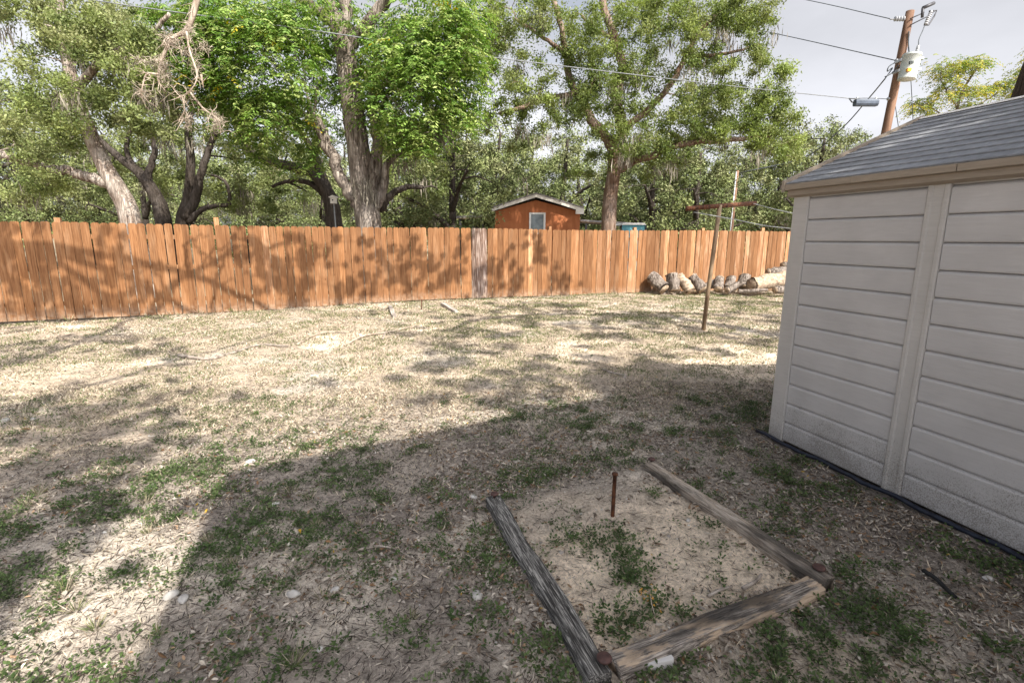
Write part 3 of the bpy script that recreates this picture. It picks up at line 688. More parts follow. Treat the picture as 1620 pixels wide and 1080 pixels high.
# dead hanging branch with ball moss (part of the same tree)
b0 = t_mid.location; mb = MB(); Yd = Y - 2.7
dead = [[(318, -40), (308, 15), (295, 50), (275, 60), (258, 90), (250, 125), (262, 145)], [(295, 50), (300, 80), (312, 120), (300, 145), (285, 152), (270, 135)],
        [(300, 145), (320, 170), (345, 190), (350, 215)], [(275, 60), (262, 62), (255, 75)], [(252, 95), (215, 92), (180, 88)], [(250, 118), (232, 118), (225, 140), (222, 150)], [(288, 152), (292, 175), (285, 190), (310, 180)], [(318, 118), (322, 140)], [(250, 125), (256, 138), (262, 142)]]
for i, pl in enumerate(dead):
    sp = smooth_path([at(x, y, Yd + .12 * i * (-1) ** i) for x, y in pl], 4); mb.tube(sp, np.linspace(.075 if i == 0 else .024, .007, len(sp)), 6, .35, i)
    for j in range(2, len(sp) - 1):
        for _ in range(2):
            d_ = Vector(rng.normal(0, 1, 3)).normalized(); d_.z -= .3; L_ = rng.uniform(.12, .38); q_ = sp[j] + d_ * L_ * .55 + Vector(rng.normal(0, .03, 3)); mb.tube([sp[j], q_, sp[j] + d_ * L_ + Vector(rng.normal(0, .06, 3))], [.009, .006, .003], 4, 0, 0, False)
o = mb.build('dead_branch', M['dead_wood'], t_mid); o.data.transform(Matrix.Translation((-b0.x, -b0.y, 0)))
o['label'] = 'pale bare dead branch hanging with balls of moss'
bc = np.array([tuple(at(x, y, Yd)) for x, y in ((262, 62), (275, 68), (298, 60), (308, 85), (312, 105), (258, 105), (262, 115), (225, 95), (222, 148), (292, 190), (340, 188), (325, 75), (300, 50), (255, 112), (345, 195))])
bc = np.concatenate([bc + rng.normal(0, .1, bc.shape), bc]); nb_ = 70; N = len(bc) * nb_; cb = np.repeat(bc, nb_, 0) + rng.normal(0, .05, (N, 3)); d = unit(rng.normal(size=(N, 3)) * np.array([1, 1, 1.3]))
u = unit(d + rng.normal(0, .5, (N, 3))); ln = rng.uniform(.05, .22, N) * np.repeat(rng.uniform(.5, 1.2, len(bc)), nb_)
o = link('ball_moss', quad_mesh('ball_moss', rhombs(cb + u * (ln / 2)[:, None], u, unit(rng.normal(size=(N, 3))), ln, .009), np.clip(pick(np.array([[.5, .43, .35], [.4, .34, .28], [.3, .25, .2]]), N), 0, 1), M['moss']), t_mid)
o.data.transform(Matrix.Translation((-b0.x, -b0.y, 0)))

# oak right of the hut
Y = 18.5
lim = [([at(964, 385, Y) - Vector((0, 0, 1.9)), at(963, 355, Y), at(966, 310, Y), at(972, 265, Y), at(972, 232, Y)], .28, .22),
       ([at(972, 240, Y), at(955, 212, Y), at(932, 185, Y), at(920, 155, Y), at(905, 135, Y), at(895, 90, Y), at(888, 40, Y), at(870, -20, Y)], .2, .08),
       ([at(972, 236, Y), at(985, 200, Y), at(975, 150, Y), at(985, 105, Y), at(968, 50, Y), at(955, 10, Y), at(950, -40, Y)], .2, .1),
       ([at(975, 272, Y), at(1000, 256, Y - .3), at(1035, 245, Y - .8), at(1080, 228, Y - 1.2), at(1150, 222, Y - 1.6), at(1222, 214, Y - 2)], .16, .06),
       ([at(910, 148, Y), at(870, 155, Y - .4), at(830, 168, Y - .8), at(790, 180, Y - 1)], .1, .05),
       ([at(985, 205, Y), at(1030, 170, Y - .3), at(1070, 120, Y - .6), at(1100, 60, Y - .8), at(1140, 15, Y - 1)], .13, .06),
       ([at(968, 60, Y), at(940, 45, Y), at(920, 25, Y - .3)], .09, .04), ([at(895, 85, Y), at(860, 60, Y - .5), at(815, 30, Y - .7)], .08, .04), ([at(1085, 90, Y - .6), at(1150, 85, Y - .8), at(1200, 70, Y - 1)], .07, .03)]
P, Rr = px_clumps([(1040, 165, 130, 75, Y - .6, 1.6, 110, .42), (870, 90, 90, 80, Y - .4, 1.5, 75, .42), (1000, 60, 120, 70, Y - .3, 1.8, 70, .42), (1150, 60, 75, 60, Y - .8, 1.2, 40, .4), (1140, 180, 75, 45, Y - 1.2, 1.1, 40, .38), (860, 180, 60, 30, Y - .7, .8, 18, .36), (1010, 255, 70, 30, Y - .2, 1.2, 18, .36), (1215, 140, 40, 70, Y - 1, .8, 34, .36), (1225, 215, 50, 50, Y - 1.4, .8, 30, .38), (820, 20, 60, 40, Y - .5, 1, 24, .4), (765, 40, 35, 60, Y, 1, 18, .42), (1175, 208, 60, 26, Y - 1.8, .5, 22, .34), (1090, 225, 50, 22, Y - 1.2, .5, 12, .32), (790, 100, 40, 70, Y + 1, 1, 26, .42), (800, 200, 50, 40, Y + 1, 1, 16, .42), (1060, 20, 120, 30, Y - .4, 1.2, 36, .42), (1180, 20, 50, 30, Y - .8, .8, 20, .4), (930, 260, 50, 30, Y + 1, 1, 10, .36)])
n = 230; V, _ = leaf_cloud(P, Rr, n, (.045, .11)); C = clumpcol(np.concatenate([OAK, OAK, FOREST]) * np.array([.93, .98, .78]), len(P), n)
mv = moss_cloud(np.concatenate([P[rng.integers(0, len(P), 30)] - np.array([0, 0, .3]), [tuple(at(x, y, Y - .8)) for x, y in ((1010, 110), (1005, 120), (1100, 125), (1120, 140), (1145, 60), (1130, 50), (1160, 70), (1010, 210), (895, 150))]]), 36, (.2, .55))
tree('live_oak_tree', 'spreading oak with forked reddish trunk right of the orange hut', lim, P, Rr, V, C, 'bark_red', seed=21, mossV=mv)

# thin yellowish tree above the shed roof
Y = 21
lim = [([at(1505, 250, Y) - Vector((0, 0, 5.0)), at(1505, 230, Y), at(1512, 190, Y), at(1520, 150, Y), at(1545, 110, Y), at(1560, 95, Y)], .09, .02), ([at(1510, 200, Y), at(1480, 175, Y), at(1450, 165, Y)], .035, .012), ([at(1512, 190, Y), at(1550, 165, Y), at(1590, 140, Y), at(1625, 110, Y)], .04, .012),
       ([at(1515, 170, Y), at(1490, 130, Y), at(1490, 105, Y)], .03, .012)]
P, Rr = px_clumps([(1505, 108, 38, 14, Y, .6, 10, .33), (1485, 130, 20, 20, Y, .5, 6, .3), (1465, 172, 28, 18, Y, .6, 9, .33), (1515, 160, 25, 25, Y, .6, 9, .33), (1580, 150, 45, 22, Y, .8, 13, .33), (1615, 120, 25, 20, Y, .8, 8, .33), (1550, 96, 18, 7, Y, .4, 4, .25), (1660, 120, 40, 60, Y, 1, 14, .35)])
V, C, _ = compound_cloud(P, Rr * 1.1, 22, LOCUST, 5, (.25, .4), .1)
tree('feathery_tree', 'thin yellow-green tree showing above the grey shed roof', lim, P, Rr, V, C, 'bark_grey', seed=31)

# background woods: a few crowns, shared between individual trees
def wood_proto(h, w, seed, n=175, ncl=150):
    cl = []
    while len(cl) < ncl:
        p = rng.uniform(-1, 1, 3)
        if (p ** 2).sum() > 1 or (p ** 2).sum() < .12: continue
        lob = .75 + .5 * vnoise(np.array([p * 2.1 + seed]), seed)[0]
        cl.append((p[0] * w * lob, p[1] * w * lob, h * .56 + p[2] * h * .46 * lob))
    cl = np.array(cl); Rr = rng.uniform(.4, .75, len(cl)) * w / 3.2
    V, _ = leaf_cloud(cl, Rr, n, (.06, .15)); C = clumpcol(FOREST * .88, len(cl), n)
    lean = rng.normal(0, .5, 2)
    lim = [([(0, 0, -.3), (.1, 0, h * .15), (lean[0] * .5, lean[1] * .4, h * .35), (lean[0], lean[1], h * .65), (lean[0] * 1.3, lean[1], h * .9)], .26, .06)]
    for k in range(4):
        a = k * 1.6 + rng.uniform(0, 1); z0 = h * rng.uniform(.15, .4); q = z0 / h
        st = Vector((lean[0] * q, lean[1] * q, z0)); lim.append(([st, st + Vector((math.cos(a) * w * .35, math.sin(a) * w * .35, h * .14)), st + Vector((math.cos(a) * w * .75, math.sin(a) * w * .75, h * .22))], .13, .04))
    tb, bb = grow(lim, cl, .02, seed, per=4)
    mv = moss_cloud(cl[rng.integers(0, len(cl), 9)] - np.array([0, 0, .3]), 40, (.3, .7), .2)
    return (tb.mesh('trunk', M['bark_dark']), bb.mesh('branches', M['bark_dark']), quad_mesh('crown', V, C, M['leaf_far']), quad_mesh('hanging_moss', mv, pick(MOSS, len(mv)), M['moss']))
protos = [wood_proto(8.2, 3.2, 61), wood_proto(9.0, 3.6, 62), wood_proto(7.4, 3.0, 63), wood_proto(6.2, 2.8, 64, 165, 120)]
# (pixel of the foot, depth, proto, scale)
woods = [(-60, 22, 1, 1.15), (60, 26, 0, 1.1), (20, 33, 1, 1.2), (150, 30, 2, 1.1), (235, 26, 3, 1.0), (320, 33, 0, 1.05), (400, 28, 3, 1.0), (455, 34, 2, 1.05), (505, 26, 3, .95), (640, 25, 3, 1.1), (665, 31, 0, 1.0), (715, 23.5, 3, 1.12), (735, 36, 1, 1.05), (760, 28, 2, 1.05), (830, 33, 0, 1.0), (880, 29, 3, 1.2), (925, 35, 1, .95), (1030, 26, 3, 1.05), (1000, 33, 2, 1.0), (1075, 29, 2, .95), (1098, 25.5, 3, 1.0), (1165, 36, 0, .9), (1215, 31, 3, 1.25), (1265, 27, 3, 1.14), (1300, 36, 0, 1.14), (1365, 40, 2, 1.2), (1440, 44, 2, 1.1), (-150, 28, 0, 1.2), (560, 38, 1, 1.0), (265, 40, 1, 1.0), (1530, 46, 0, .9), (1640, 44, 0, 1)]
where = ['mossy oak cut by the left edge of the picture, behind the fence', 'tall grey-green oak behind the crown of the leaning pale tree', 'farther large oak deep behind the left end of the fence', 'mid-sized oak seen just left of the pale leaning trunk', 'low bushy oak right behind the dark forked trunk', 'tall oak behind the dark two-stemmed oak', 'low oak filling the gap right of the two-stemmed oak', 'far oak seen under the arching dark branch', 'low dense oak behind the birdhouse', 'low oak just right of the thick grey trunk', 'taller oak rising behind the right side of the thick grey trunk', 'nearest mossy oak left of the lean-to roof', 'tall far oak above the dark lean-to roof', 'oak standing behind the left half of the orange hut', 'tall oak straight behind the orange hut ridge', 'low wide oak behind the right half of the orange hut', 'far oak between the hut and the forked reddish trunk', 'low oak just right of the forked reddish trunk', 'farther oak hidden behind the forked reddish trunk', 'oak in the woods above the left firewood stump', 'low oak left of the clothesline post crossbar', 'tall far oak behind the thin distant utility pole', 'low oak right of the thin distant utility pole', 'nearest low oak beside the shed eave corner', 'far oak whose top shows left of the shed roof edge', 'distant oak top above the lower shed roof edge', 'distant oak behind the leaning utility pole foot', 'mossy oak beyond the left edge of the picture', 'far tall oak straight behind the thick grey trunk', 'farthest oak behind the dark forked trunk', 'distant oak hidden behind the shed roof', 'distant oak beyond the right edge of the picture']
for i, (x, Y, pr, sc) in enumerate(woods):
    g = at(x, 400, Y); root = empty('wood_tree', (g.x, Y, 0), rng.uniform(0, 6.28)); root.scale = (sc, sc, sc)
    for nm, me_ in zip(('trunk', 'branches', 'crown', 'hanging_moss'), protos[pr]): tag(link(nm, me_, root), kind='stuff' if nm in ('branches', 'hanging_moss') else None)
    tag(root, where[i], 'tree', 'mossy oaks in the woods beyond the fence')
# deep woods: one mass
cl = []
for _ in range(620):
    x = rng.uniform(-75, 70); Y = rng.uniform(48, 66); h = 6.6 + 3.0 * vnoise(np.array([[x * .12, 3.3]]), 5)[0] - (1.6 if x > 18 else 0)
    cl.append((x, Y, rng.uniform(.4, h)))
cl = np.array(cl); V, _ = leaf_cloud(cl, rng.uniform(1.1, 1.9, len(cl)), 130, (.28, .5)); C = clumpcol(FOREST, len(cl), 130)
tag(link('far_woods', quad_mesh('far_woods', V, C, M['leaf_far'])), 'deep mass of grey-green woods behind the individual oaks', 'woods', kind='stuff')

def sprays(c, r, k=5):
    c2 = np.repeat(c, k, 0) + rng.normal(0, 1, (len(c) * k, 3)) * np.repeat(r, k)[:, None] * np.array([.85, .85, .6]); return c2, np.repeat(r, k) * rng.uniform(.25, .6, len(c) * k)
# two oaks whose crowns stand out of the picture and dapple lawn and fence
def shade_pt(x, y, zt, h):
    return (x + SUN_H.x * K * (h - zt), y + SUN_H.y * K * (h - zt), h)
cl = []; rl = []
def fence_shade(x, zt, n, hr=(6.8, 8.6), jit=.2):
    for _ in range(n):
        s_ = fence_s_of_px(x); p, _d = fence_at(s_); cl.append(shade_pt(p.x + rng.normal(0, jit), p.y, zt + rng.normal(0, jit * .6), rng.uniform(*hr))); rl.append(rng.uniform(.16, .34))
def lawn_shade(x, y, n, hr=(9.0, 12.0), jit=.35):
    g = gp(x, y); near = min(1, g.y / 6.0); jit = jit * near
    for _ in range(n): rl.append(rng.uniform(.3, .52) * (.35 + .65 * near)); cl.append(shade_pt(g.x + rng.normal(0, jit), g.y + rng.normal(0, jit), 0, rng.uniform(*hr)))
for x, zt, n in ((-60, 1, 3), (5, 1.5, 4), (25, 1.0, 3), (60, .7, 3), (95, .3, 3), (30, .3, 2), (170, 1.0, 2), (190, .6, 3), (215, .3, 2), (395, 1.3, 2), (420, .9, 3), (440, .5, 3), (475, 1.3, 3), (470, .8, 2), (540, .9, 2), (560, .4, 3), (590, 1.3, 2), (610, .8, 2), (645, .5, 3), (660, 1.2, 2), (700, .7, 3), (735, 1.3, 2), (750, .5, 3), (790, 1.0, 3), (820, .4, 3), (850, 1.4, 2), (870, .8, 2), (890, .3, 2)): fence_shade(x, zt, n)
for x, y, n in ((20, 560, 3), (120, 545, 3), (60, 660, 4), (130, 655, 4), (40, 720, 4), (110, 735, 4), (15, 790, 4), (70, 810, 3), (180, 655, 1), (15, 860, 2), (60, 880, 2), (240, 545, 1), (300, 540, 1), (100, 640, 2), (150, 690, 2), (10, 520, 2), (70, 540, 2), (180, 560, 2)): lawn_shade(x, y, n)
clA = np.array(cl); RA = np.array(rl); clA, RA = sprays(clA, RA)
base = Vector((-3.4, -5.4, 0))
random.seed(5)
lim = [([base - Vector((0, 0, .4)), base + Vector((.1, .1, 2.2)), base + Vector((.4, .3, 4.6))], .42, .3),
       ([base + Vector((.4, .3, 4.4)), base + Vector((1.2, 1.8, 6.8)), base + Vector((2.0, 4.6, 8.8)), base + Vector((2.6, 7.6, 9.8)), base + Vector((3.4, 10.0, 9.9))], .16, .05),
       ([base + Vector((.4, .3, 4.4)), base + Vector((2.0, .9, 7.2)), base + Vector((4.2, 2.6, 9.4)), base + Vector((6.0, 5.0, 10.2))], .14, .04),
       ([base + Vector((.4, .3, 4.4)), base + Vector((-.8, 2.4, 7.6)), base + Vector((-1.6, 5.5, 9.4)), base + Vector((-1.8, 8.0, 9.8))], .14, .04)]
lim = [lim[0]] + [([p if j == 0 else p + Vector((random.uniform(-.5, .5), random.uniform(-.4, .4), random.uniform(-.3, .3))) for j, p in enumerate(pp)], r0 * .8, r1 * .6) for pp, r0, r1 in lim[1:4]]
def fpt(x, y, h=7.6):
    p, _d = fence_at(fence_s_of_px(x)); e = at(x, y, p.y); return Vector(shade_pt(p.x, p.y, e.z, h))
hub = lim[3][0][-1]
for pl_, r0 in (([(215, 515), (262, 465), (300, 432), (340, 400), (395, 378)], .05), ([(300, 432), (292, 405), (300, 385), (330, 376)], .035), ([(322, 515), (335, 460), (345, 425), (365, 398), (410, 384)], .045), ([(345, 425), (320, 400), (300, 372)], .03), ([(470, 520), (465, 450), (452, 400), (470, 370)], .04), ([(365, 398), (385, 430), (420, 440)], .025), ([(465, 450), (430, 420), (420, 390)], .03), ([(300, 432), (330, 450), (370, 440)], .02), ([(262, 465), (240, 430), (215, 415)], .02)):
    lim.append(([fpt(*q) for q in pl_], r0, .012))
for q in ((215, 515), (322, 515), (470, 520)): lim.append(([hub, (hub + fpt(*q)) / 2 + Vector((0, 0, .5)), fpt(*q)], .07, .045))
n = 76; V, _ = leaf_cloud(clA, RA, n, (.06, .12)); C = clumpcol(OAK, len(clA), n)
tree('live_oak_tree', 'oak outside the picture whose crown dapples the left of the lawn and fence', lim, clA, RA, V, C, 'bark_grey', .014, 41, wav=.03)
cl = []
for x, y, n in ((720, 495, 2), (780, 490, 3), (850, 485, 3), (930, 490, 3), (820, 515, 3), (900, 520, 3), (980, 505, 3), (760, 540, 2), (830, 560, 3), (880, 560, 2), (740, 580, 2), (800, 600, 2), (1040, 500, 3), (1080, 520, 3), (1000, 535, 2), (1150, 500, 3), (1200, 520, 3), (1220, 480, 2), (1160, 540, 2), (670, 545, 1), (700, 560, 1), (720, 520, 2)): lawn_shade(x, y, n, (8.5, 11.5), .45)
for k_ in range(14): cl.append(shade_pt(*(Vector((2.3, 3.6)) + Vector((rng.uniform(0, 1.2), rng.uniform(-1.2, .5)))), 2.2, rng.uniform(8, 10)))
clB = np.array(cl); RB = rng.uniform(.34, .56, len(clB)); clB, RB = sprays(clB, RB)
base = Vector((6.12, 6.6, 0))
lim = [([base - Vector((0, 0, .4)), base + Vector((0, 0, 1.5)), base + Vector((.1, -.1, 3.6)), base + Vector((.35, -.6, 5.6))], .24, .18),
       ([base + Vector((.35, -.6, 5.4)), base + Vector((.9, -2.2, 7.6)), base + Vector((1.2, -4.4, 9.2)), base + Vector((1.4, -6.6, 9.8))], .15, .05),
       ([base + Vector((.35, -.6, 5.4)), base + Vector((-.4, -2.2, 7.8)), base + Vector((-1.0, -4.4, 9.4)), base + Vector((-1.2, -6.0, 9.8))], .14, .05),
       ([base + Vector((.35, -.6, 5.4)), base + Vector((2.0, -1.8, 7.6)), base + Vector((4.0, -3.4, 9.2)), base + Vector((5.0, -5.0, 9.6))], .13, .05)]
n = 100; V, _ = leaf_cloud(clB, RB, n, (.07, .13)); C = clumpcol(OAK, len(clB), n)
tree('live_oak_tree', 'oak behind the shed, only its dark trunk showing past the roof at the right edge', lim, clB, RB, V, C, 'bark_dark', .014, 43)

# ------------------------------------------------------------------ hut, lean-tos and vehicle beyond the fence
Y = 22.5
hl, hr_, hy = at(783, 360, Y), at(917, 360, Y), Y
ridge = at(848, 309, Y); ez = at(917, 333, Y).z; hw = hr_.x - hl.x
hut = empty('hut', (hl.x, hy, 0)); tag(hut, 'small orange-brown gabled hut with white roof edge beyond the fence', 'hut')
rz = ridge.z - .1; xm = ridge.x - hl.x
mb = MB(); mb.prism([(0, 0), (hw, 0), (hw, ez - .05), (xm, rz - .1), (0, ez - .05)], 0, 4.5, 'y'); mb.build('wall', M['hut_wall'], hut)
for i in range(24):
    x = .08 + i * hw / 24
    mb = MB(); zt = min(ez - .1 + (rz - ez) * min(x / xm, (hw - x) / (hw - xm)) - .03, 9); mb.box(x, x + .012, -.006, .01, .1, zt); mb.build('wall_batten', M['hut_wall'], hut)
for sgn in (0, 1):
    e = (-.12, ez - .07) if sgn == 0 else (hw + .12, ez - .07)
    pl = [e, (xm, rz), (xm, rz + .15), (e[0], e[1] + .15)]
    if sgn: pl = pl[::-1]
    mb = MB(); mb.prism(pl, -.28, -.23, 'y'); mb.build('barge_board', M['hut_trim'], hut)
    pl2 = [(e[0], e[1] + .13), (xm, rz + .13), (xm, rz + .19), (e[0], e[1] + .19)]
    if sgn: pl2 = pl2[::-1]
    mb = MB(); mb.prism(pl2, -.3, 4.7, 'y'); mb.build('roof', M['tin'], hut)
mb = MB(); mb.box(hw - .22, hw + .13, -.285, -.2, ez - .16, ez + .03); mb.build('eave_return', M['hut_trim'], hut)
a, b_ = at(837, 361, Y), at(863, 336.5, Y); wx0, wx1, wz0, wz1 = a.x - hl.x, b_.x - hl.x, a.z - .25, b_.z
win = MB()
for x0, x1, z0, z1 in ((wx0, wx1, wz1 - .07, wz1), (wx0, wx1, wz0, wz0 + .07), (wx0, wx0 + .08, wz0 + .07, wz1 - .07), (wx1 - .08, wx1, wz0 + .07, wz1 - .07)): win.box(x0, x1, -.05, .02, z0, z1)
w_ = win.build('window', M['white'], hut)
mb = MB(); mb.box(wx0 + .08, wx1 - .08, -.02, .01, wz0 + .07, wz1 - .07); mb.build('pane', M['glass'], w_)
def lean_to(label, x0, x1, y0, y1, Y, thick, legs):
    a, b_ = at(x0, y0, Y), at(x1, y1, Y); o = empty('lean_to', (a.x, Y, 0)); tag(o, label, 'canopy')
    L = b_.x - a.x; mb = MB(); mb.prism([(0, a.z - thick), (L, b_.z - thick), (L, b_.z), (0, a.z)], 0, 3.0, 'y'); mb.build('roof_sheet', M['tin'], o)
    mb = MB(); mb.prism([(0, a.z - thick - .05), (L, b_.z - thick - .05), (L, b_.z - thick), (0, a.z - thick)], .01, .06, 'y'); mb.build('beam', M['rust_pipe'], o)
    for f in legs:
        mb = MB(); x = f * L; mb.box(x - .04, x + .04, .06, .14, 0, a.z + (b_.z - a.z) * f - thick - .01); mb.build('leg', M['dark_metal'], o)
lean_to('dark flat lean-to roof on posts left of the orange hut', 722, 781, 341.5, 340, 23.2, .09, (.1, .45, .7))
lean_to('low sloping rusty canopy roof right of the orange hut', 918, 1003, 347, 352.5, 23.4, .08, (.12, .5, .9))
# small teal vehicle
Y = 20.6; c0 = at(1006, 362, Y); topz = at(1006, 353, Y).z
car = empty('small_vehicle', (c0.x, Y, 0)); tag(car, 'teal and white vehicle roof peeking over the fence beside the oak trunk', 'vehicle')
mb = MB(); mb.prism([(-.55, .35), (.55, .35), (.58, 1.1), (-.58, 1.1)], 0, 2.6, 'y'); mb.build('body', M['teal'], car)
mb = MB(); mb.prism([(-.55, topz - .06), (.45, topz - .06), (.38, topz + .02), (-.42, topz + .02)], .2, 2.0, 'y'); mb.build('roof', M['white'], car)
mb = MB(); mb.add([(-.56, .05, 1.1), (.56, .05, 1.1), (.46, .3, topz - .06), (-.52, .3, topz - .06), (-.56, .09, 1.1), (.56, .09, 1.1), (.46, .34, topz - .06), (-.52, .34, topz - .06)], [(0, 1, 2, 3), (7, 6, 5, 4), (0, 4, 5, 1), (1, 5, 6, 2), (2, 6, 7, 3), (3, 7, 4, 0)]); mb.build('windscreen', M['teal'], car)
for sx in (-.57, .5):
    mb = MB(); mb.tube([(sx, .02, 1.1), (sx * .9, .28, topz - .05)], .025, 6); mb.build('pillar', M['dark_metal'], car)
    for yy in (.45, 2.1):
        mb = MB(); mb.tube([(sx - .05, yy, .33), (sx + .12, yy, .33)], .33, 16); mb.build('wheel', M['rubber'], car)

# birdhouse on a pole
Y = 16.5; p = at(528, 322, Y)
bh = empty('birdhouse', (p.x, Y, 0)); tag(bh, 'grey birdhouse on a thin pole in front of the dark oak', 'birdhouse')
mb = MB(); mb.tube([(.05, 0, 0), (.0, 0, p.z)], .02, 8); mb.build('pole', M['galv'], bh)
mb = MB(); mb.box(-.08, .08, -.08, .08, p.z, p.z + .17); w_ = mb.build('box', M['hut_trim'], bh)
mb = MB(); mb.tube([(0, -.079, p.z + .1), (0, -.086, p.z + .1)], .022, 12); mb.build('entrance_hole', M['rubber'], w_)
mb = MB(); mb.prism([(-.11, p.z + .172), (.11, p.z + .172), (.12, p.z + .19), (0, p.z + .25), (-.12, p.z + .19)], -.1, .1, 'y'); mb.build('roof', M['hut_trim'], bh)

# ------------------------------------------------------------------ poles and wires
Yp = 17.8
pt, pm = at(1440, 18, Yp), at(1400, 215, Yp)
pd = (pt - pm) / (pt.z - pm.z); pb = pm - pd * (pm.z + .3)
pole = empty('utility_pole', (pb.x, Yp, 0)); tag(pole, 'leaning brown wooden utility pole behind the shed roof', 'utility pole')
def lp(x, y, dY=0): return at(x, y, Yp + dY) - Vector((pb.x, Yp, 0))
mb = MB(); pts = [(pb + pd * (z + .3)) - Vector((pb.x, Yp, 0)) for z in np.linspace(-.3, pt.z, 14)]; mb.tube(pts, np.linspace(.145, .115, 14), 14, .04, 2); mb.build('shaft', M['pole_wood'], pole)
mb = MB()
for i in range(4): 
    c = lp(1416 + i * 4.2, 30, -.02); c2 = lp(1416 + i * 4.2 + 1.2, 30, -.02); mb.tube([c, c2], .075, 10)
mb.tube([lp(1408, 31), lp(1440, 29)], .02, 6); mb.build('strain_insulator', M['porcelain'], pole)
mb = MB(); mb.tube([lp(1440, 30, -.15), lp(1462, 20, -.2)], .018, 6); mb.tube([lp(1440, 40, -.15), lp(1466, 27, -.2), lp(1480, 17, -.2)], .018, 6); mb.build('bracket', M['dark_metal'], pole)
mb = MB(); mb.tube([lp(1460, 13, -.2), lp(1478, 5, -.2)], .05, 8); mb.tube([lp(1460, 13, -.2), lp(1459, 28, -.2)], .04, 8); mb.build('arrester', M['dark_metal'], pole)
mb = MB()
for k in range(7):
    a, b_ = lp(1473 - k * 1.3, 19 + k * 3.0, -.2), lp(1473 - k * 1.3 - .7, 19 + k * 3.0 + 1.7, -.2); mb.tube([a, b_], .055, 8)
mb.tube([lp(1474, 17, -.2), lp(1464, 40, -.2)], .03, 6); mb.build('fuse_insulator', M['porcelain'], pole)
mb = MB(); mb.tube([lp(1470, 18, -.2), lp(1482, 17, -.2), lp(1478, 26, -.2), lp(1469, 40, -.2), lp(1462, 40, -.2)], .022, 6); mb.build('fuse_tube', M['dark_metal'], pole)
# transformer can
a, b_ = lp(1443, 88, -.5), lp(1434, 126, -.5)
mb = MB(); ax = (b_ - a); rr = .25
prof = [(-.05, .02), (-.05, .25), (-.02, rr * .97), (0, rr * 1.04), (.04, rr * 1.04), (.05, rr), (.5, rr * .99), (.95, rr * .96), (.97, rr * .98), (1.0, rr * .98), (1.0, .02)]
mb.lathe(a, ax, prof, 28); tk = mb.build('transformer', M['can_grey'], pole)
mb = MB(); c = a + ax * .68; mb.box(c.x - .19, c.x - .07, c.y - rr * .93, c.y - rr + .1, c.z - .05, c.z + .04); mb.build('warning_label', M['orange_label'], tk)
mb = MB()
for k in range(3): mb.box(c.x - .15 + k * .04, c.x - .125 + k * .04, c.y - rr * .96, c.y - rr + .1, c.z + .16, c.z + .24)
mb.build('marking', M['ink'], tk)
mb = MB()
for zf in (.15, .6):
    q = a + ax * zf; mb.box(q.x - .3, q.x - .22, q.y + .02, q.y + .3, q.z - .04, q.z + .04); mb.box(q.x + .22, q.x + .3, q.y - .12, q.y + .1, q.z - .03, q.z + .03)
mb.build('lug', M['galv'], tk)
mb = MB(); top = lp(1450, 85, -.5)
for k in range(5):
    q0, q1 = lp(1450 + k * .5, 86 - k * 2.6, -.5), lp(1450.3 + k * .5, 84.6 - k * 2.6, -.5); mb.tube([q0, q1], .065 - .006 * k, 10)
mb.tube([lp(1450, 87, -.5), lp(1453, 72, -.5)], .04, 8); mb.build('bushing', M['porcelain'], tk)
mb = MB(); mb.tube(smooth_path([lp(1453, 72, -.5), lp(1454, 62, -.4), lp(1460, 48, -.25), lp(1463, 40, -.2)], 4), .014, 5); mb.tube(smooth_path([lp(1438, 50, -.15), lp(1437, 70, -.15), lp(1439, 88, -.2)], 4), .02, 5)
mb.tube(smooth_path([lp(1425, 95), lp(1408, 104, -.3), lp(1404, 113, -.3), lp(1412, 108, -.2), lp(1400, 125, -.3)], 5), .018, 5); mb.tube(smooth_path([lp(1424, 100), lp(1412, 115, -.3), lp(1400, 122, -.3)], 5), .018, 5); mb.build('lead_wire', M['cable'], pole)
mb = MB(); mb.tube([lp(1417, 97), lp(1422, 95)], .06, 8); mb.tube([lp(1404, 157), lp(1409, 156)], .05, 8); mb.build('clamp', M['galv'], pole)
mb = MB(); mb.tube([lp(1441, 125, .15), lp(1443, 160, .5), lp(1447, 250, 1.2)], .012, 5); mb.tube([lp(1416, 165, .1), lp(1422, 205, .5), lp(1430, 290, 1.0)], .012, 5); mb.build('guy_wire', M['cable'], pole)
# far pole with white conduit
Yq = 23.6; q0, q1 = at(1157, 365, Yq), at(1167, 270, Yq)
fp = empty('utility_pole', (q0.x, Yq, 0)); tag(fp, 'thin distant utility pole with white conduit behind the clothesline post', 'utility pole')
mb = MB(); dd = (q1 - q0); mb.tube([q0 - dd * (q0.z / dd.z) - Vector((q0.x, Yq, 0)), q1 - Vector((q0.x, Yq, 0))], [.07, .06], 10); mb.build('shaft', M['pole_wood'], fp)
mb = MB(); mb.tube([q0 - dd * (q0.z / dd.z) - Vector((q0.x + .08, Yq + .07, 0)), q1 - dd * .02 - Vector((q0.x + .08, Yq + .07, 0))], .03, 8); mb.build('conduit', M['galv'], fp)
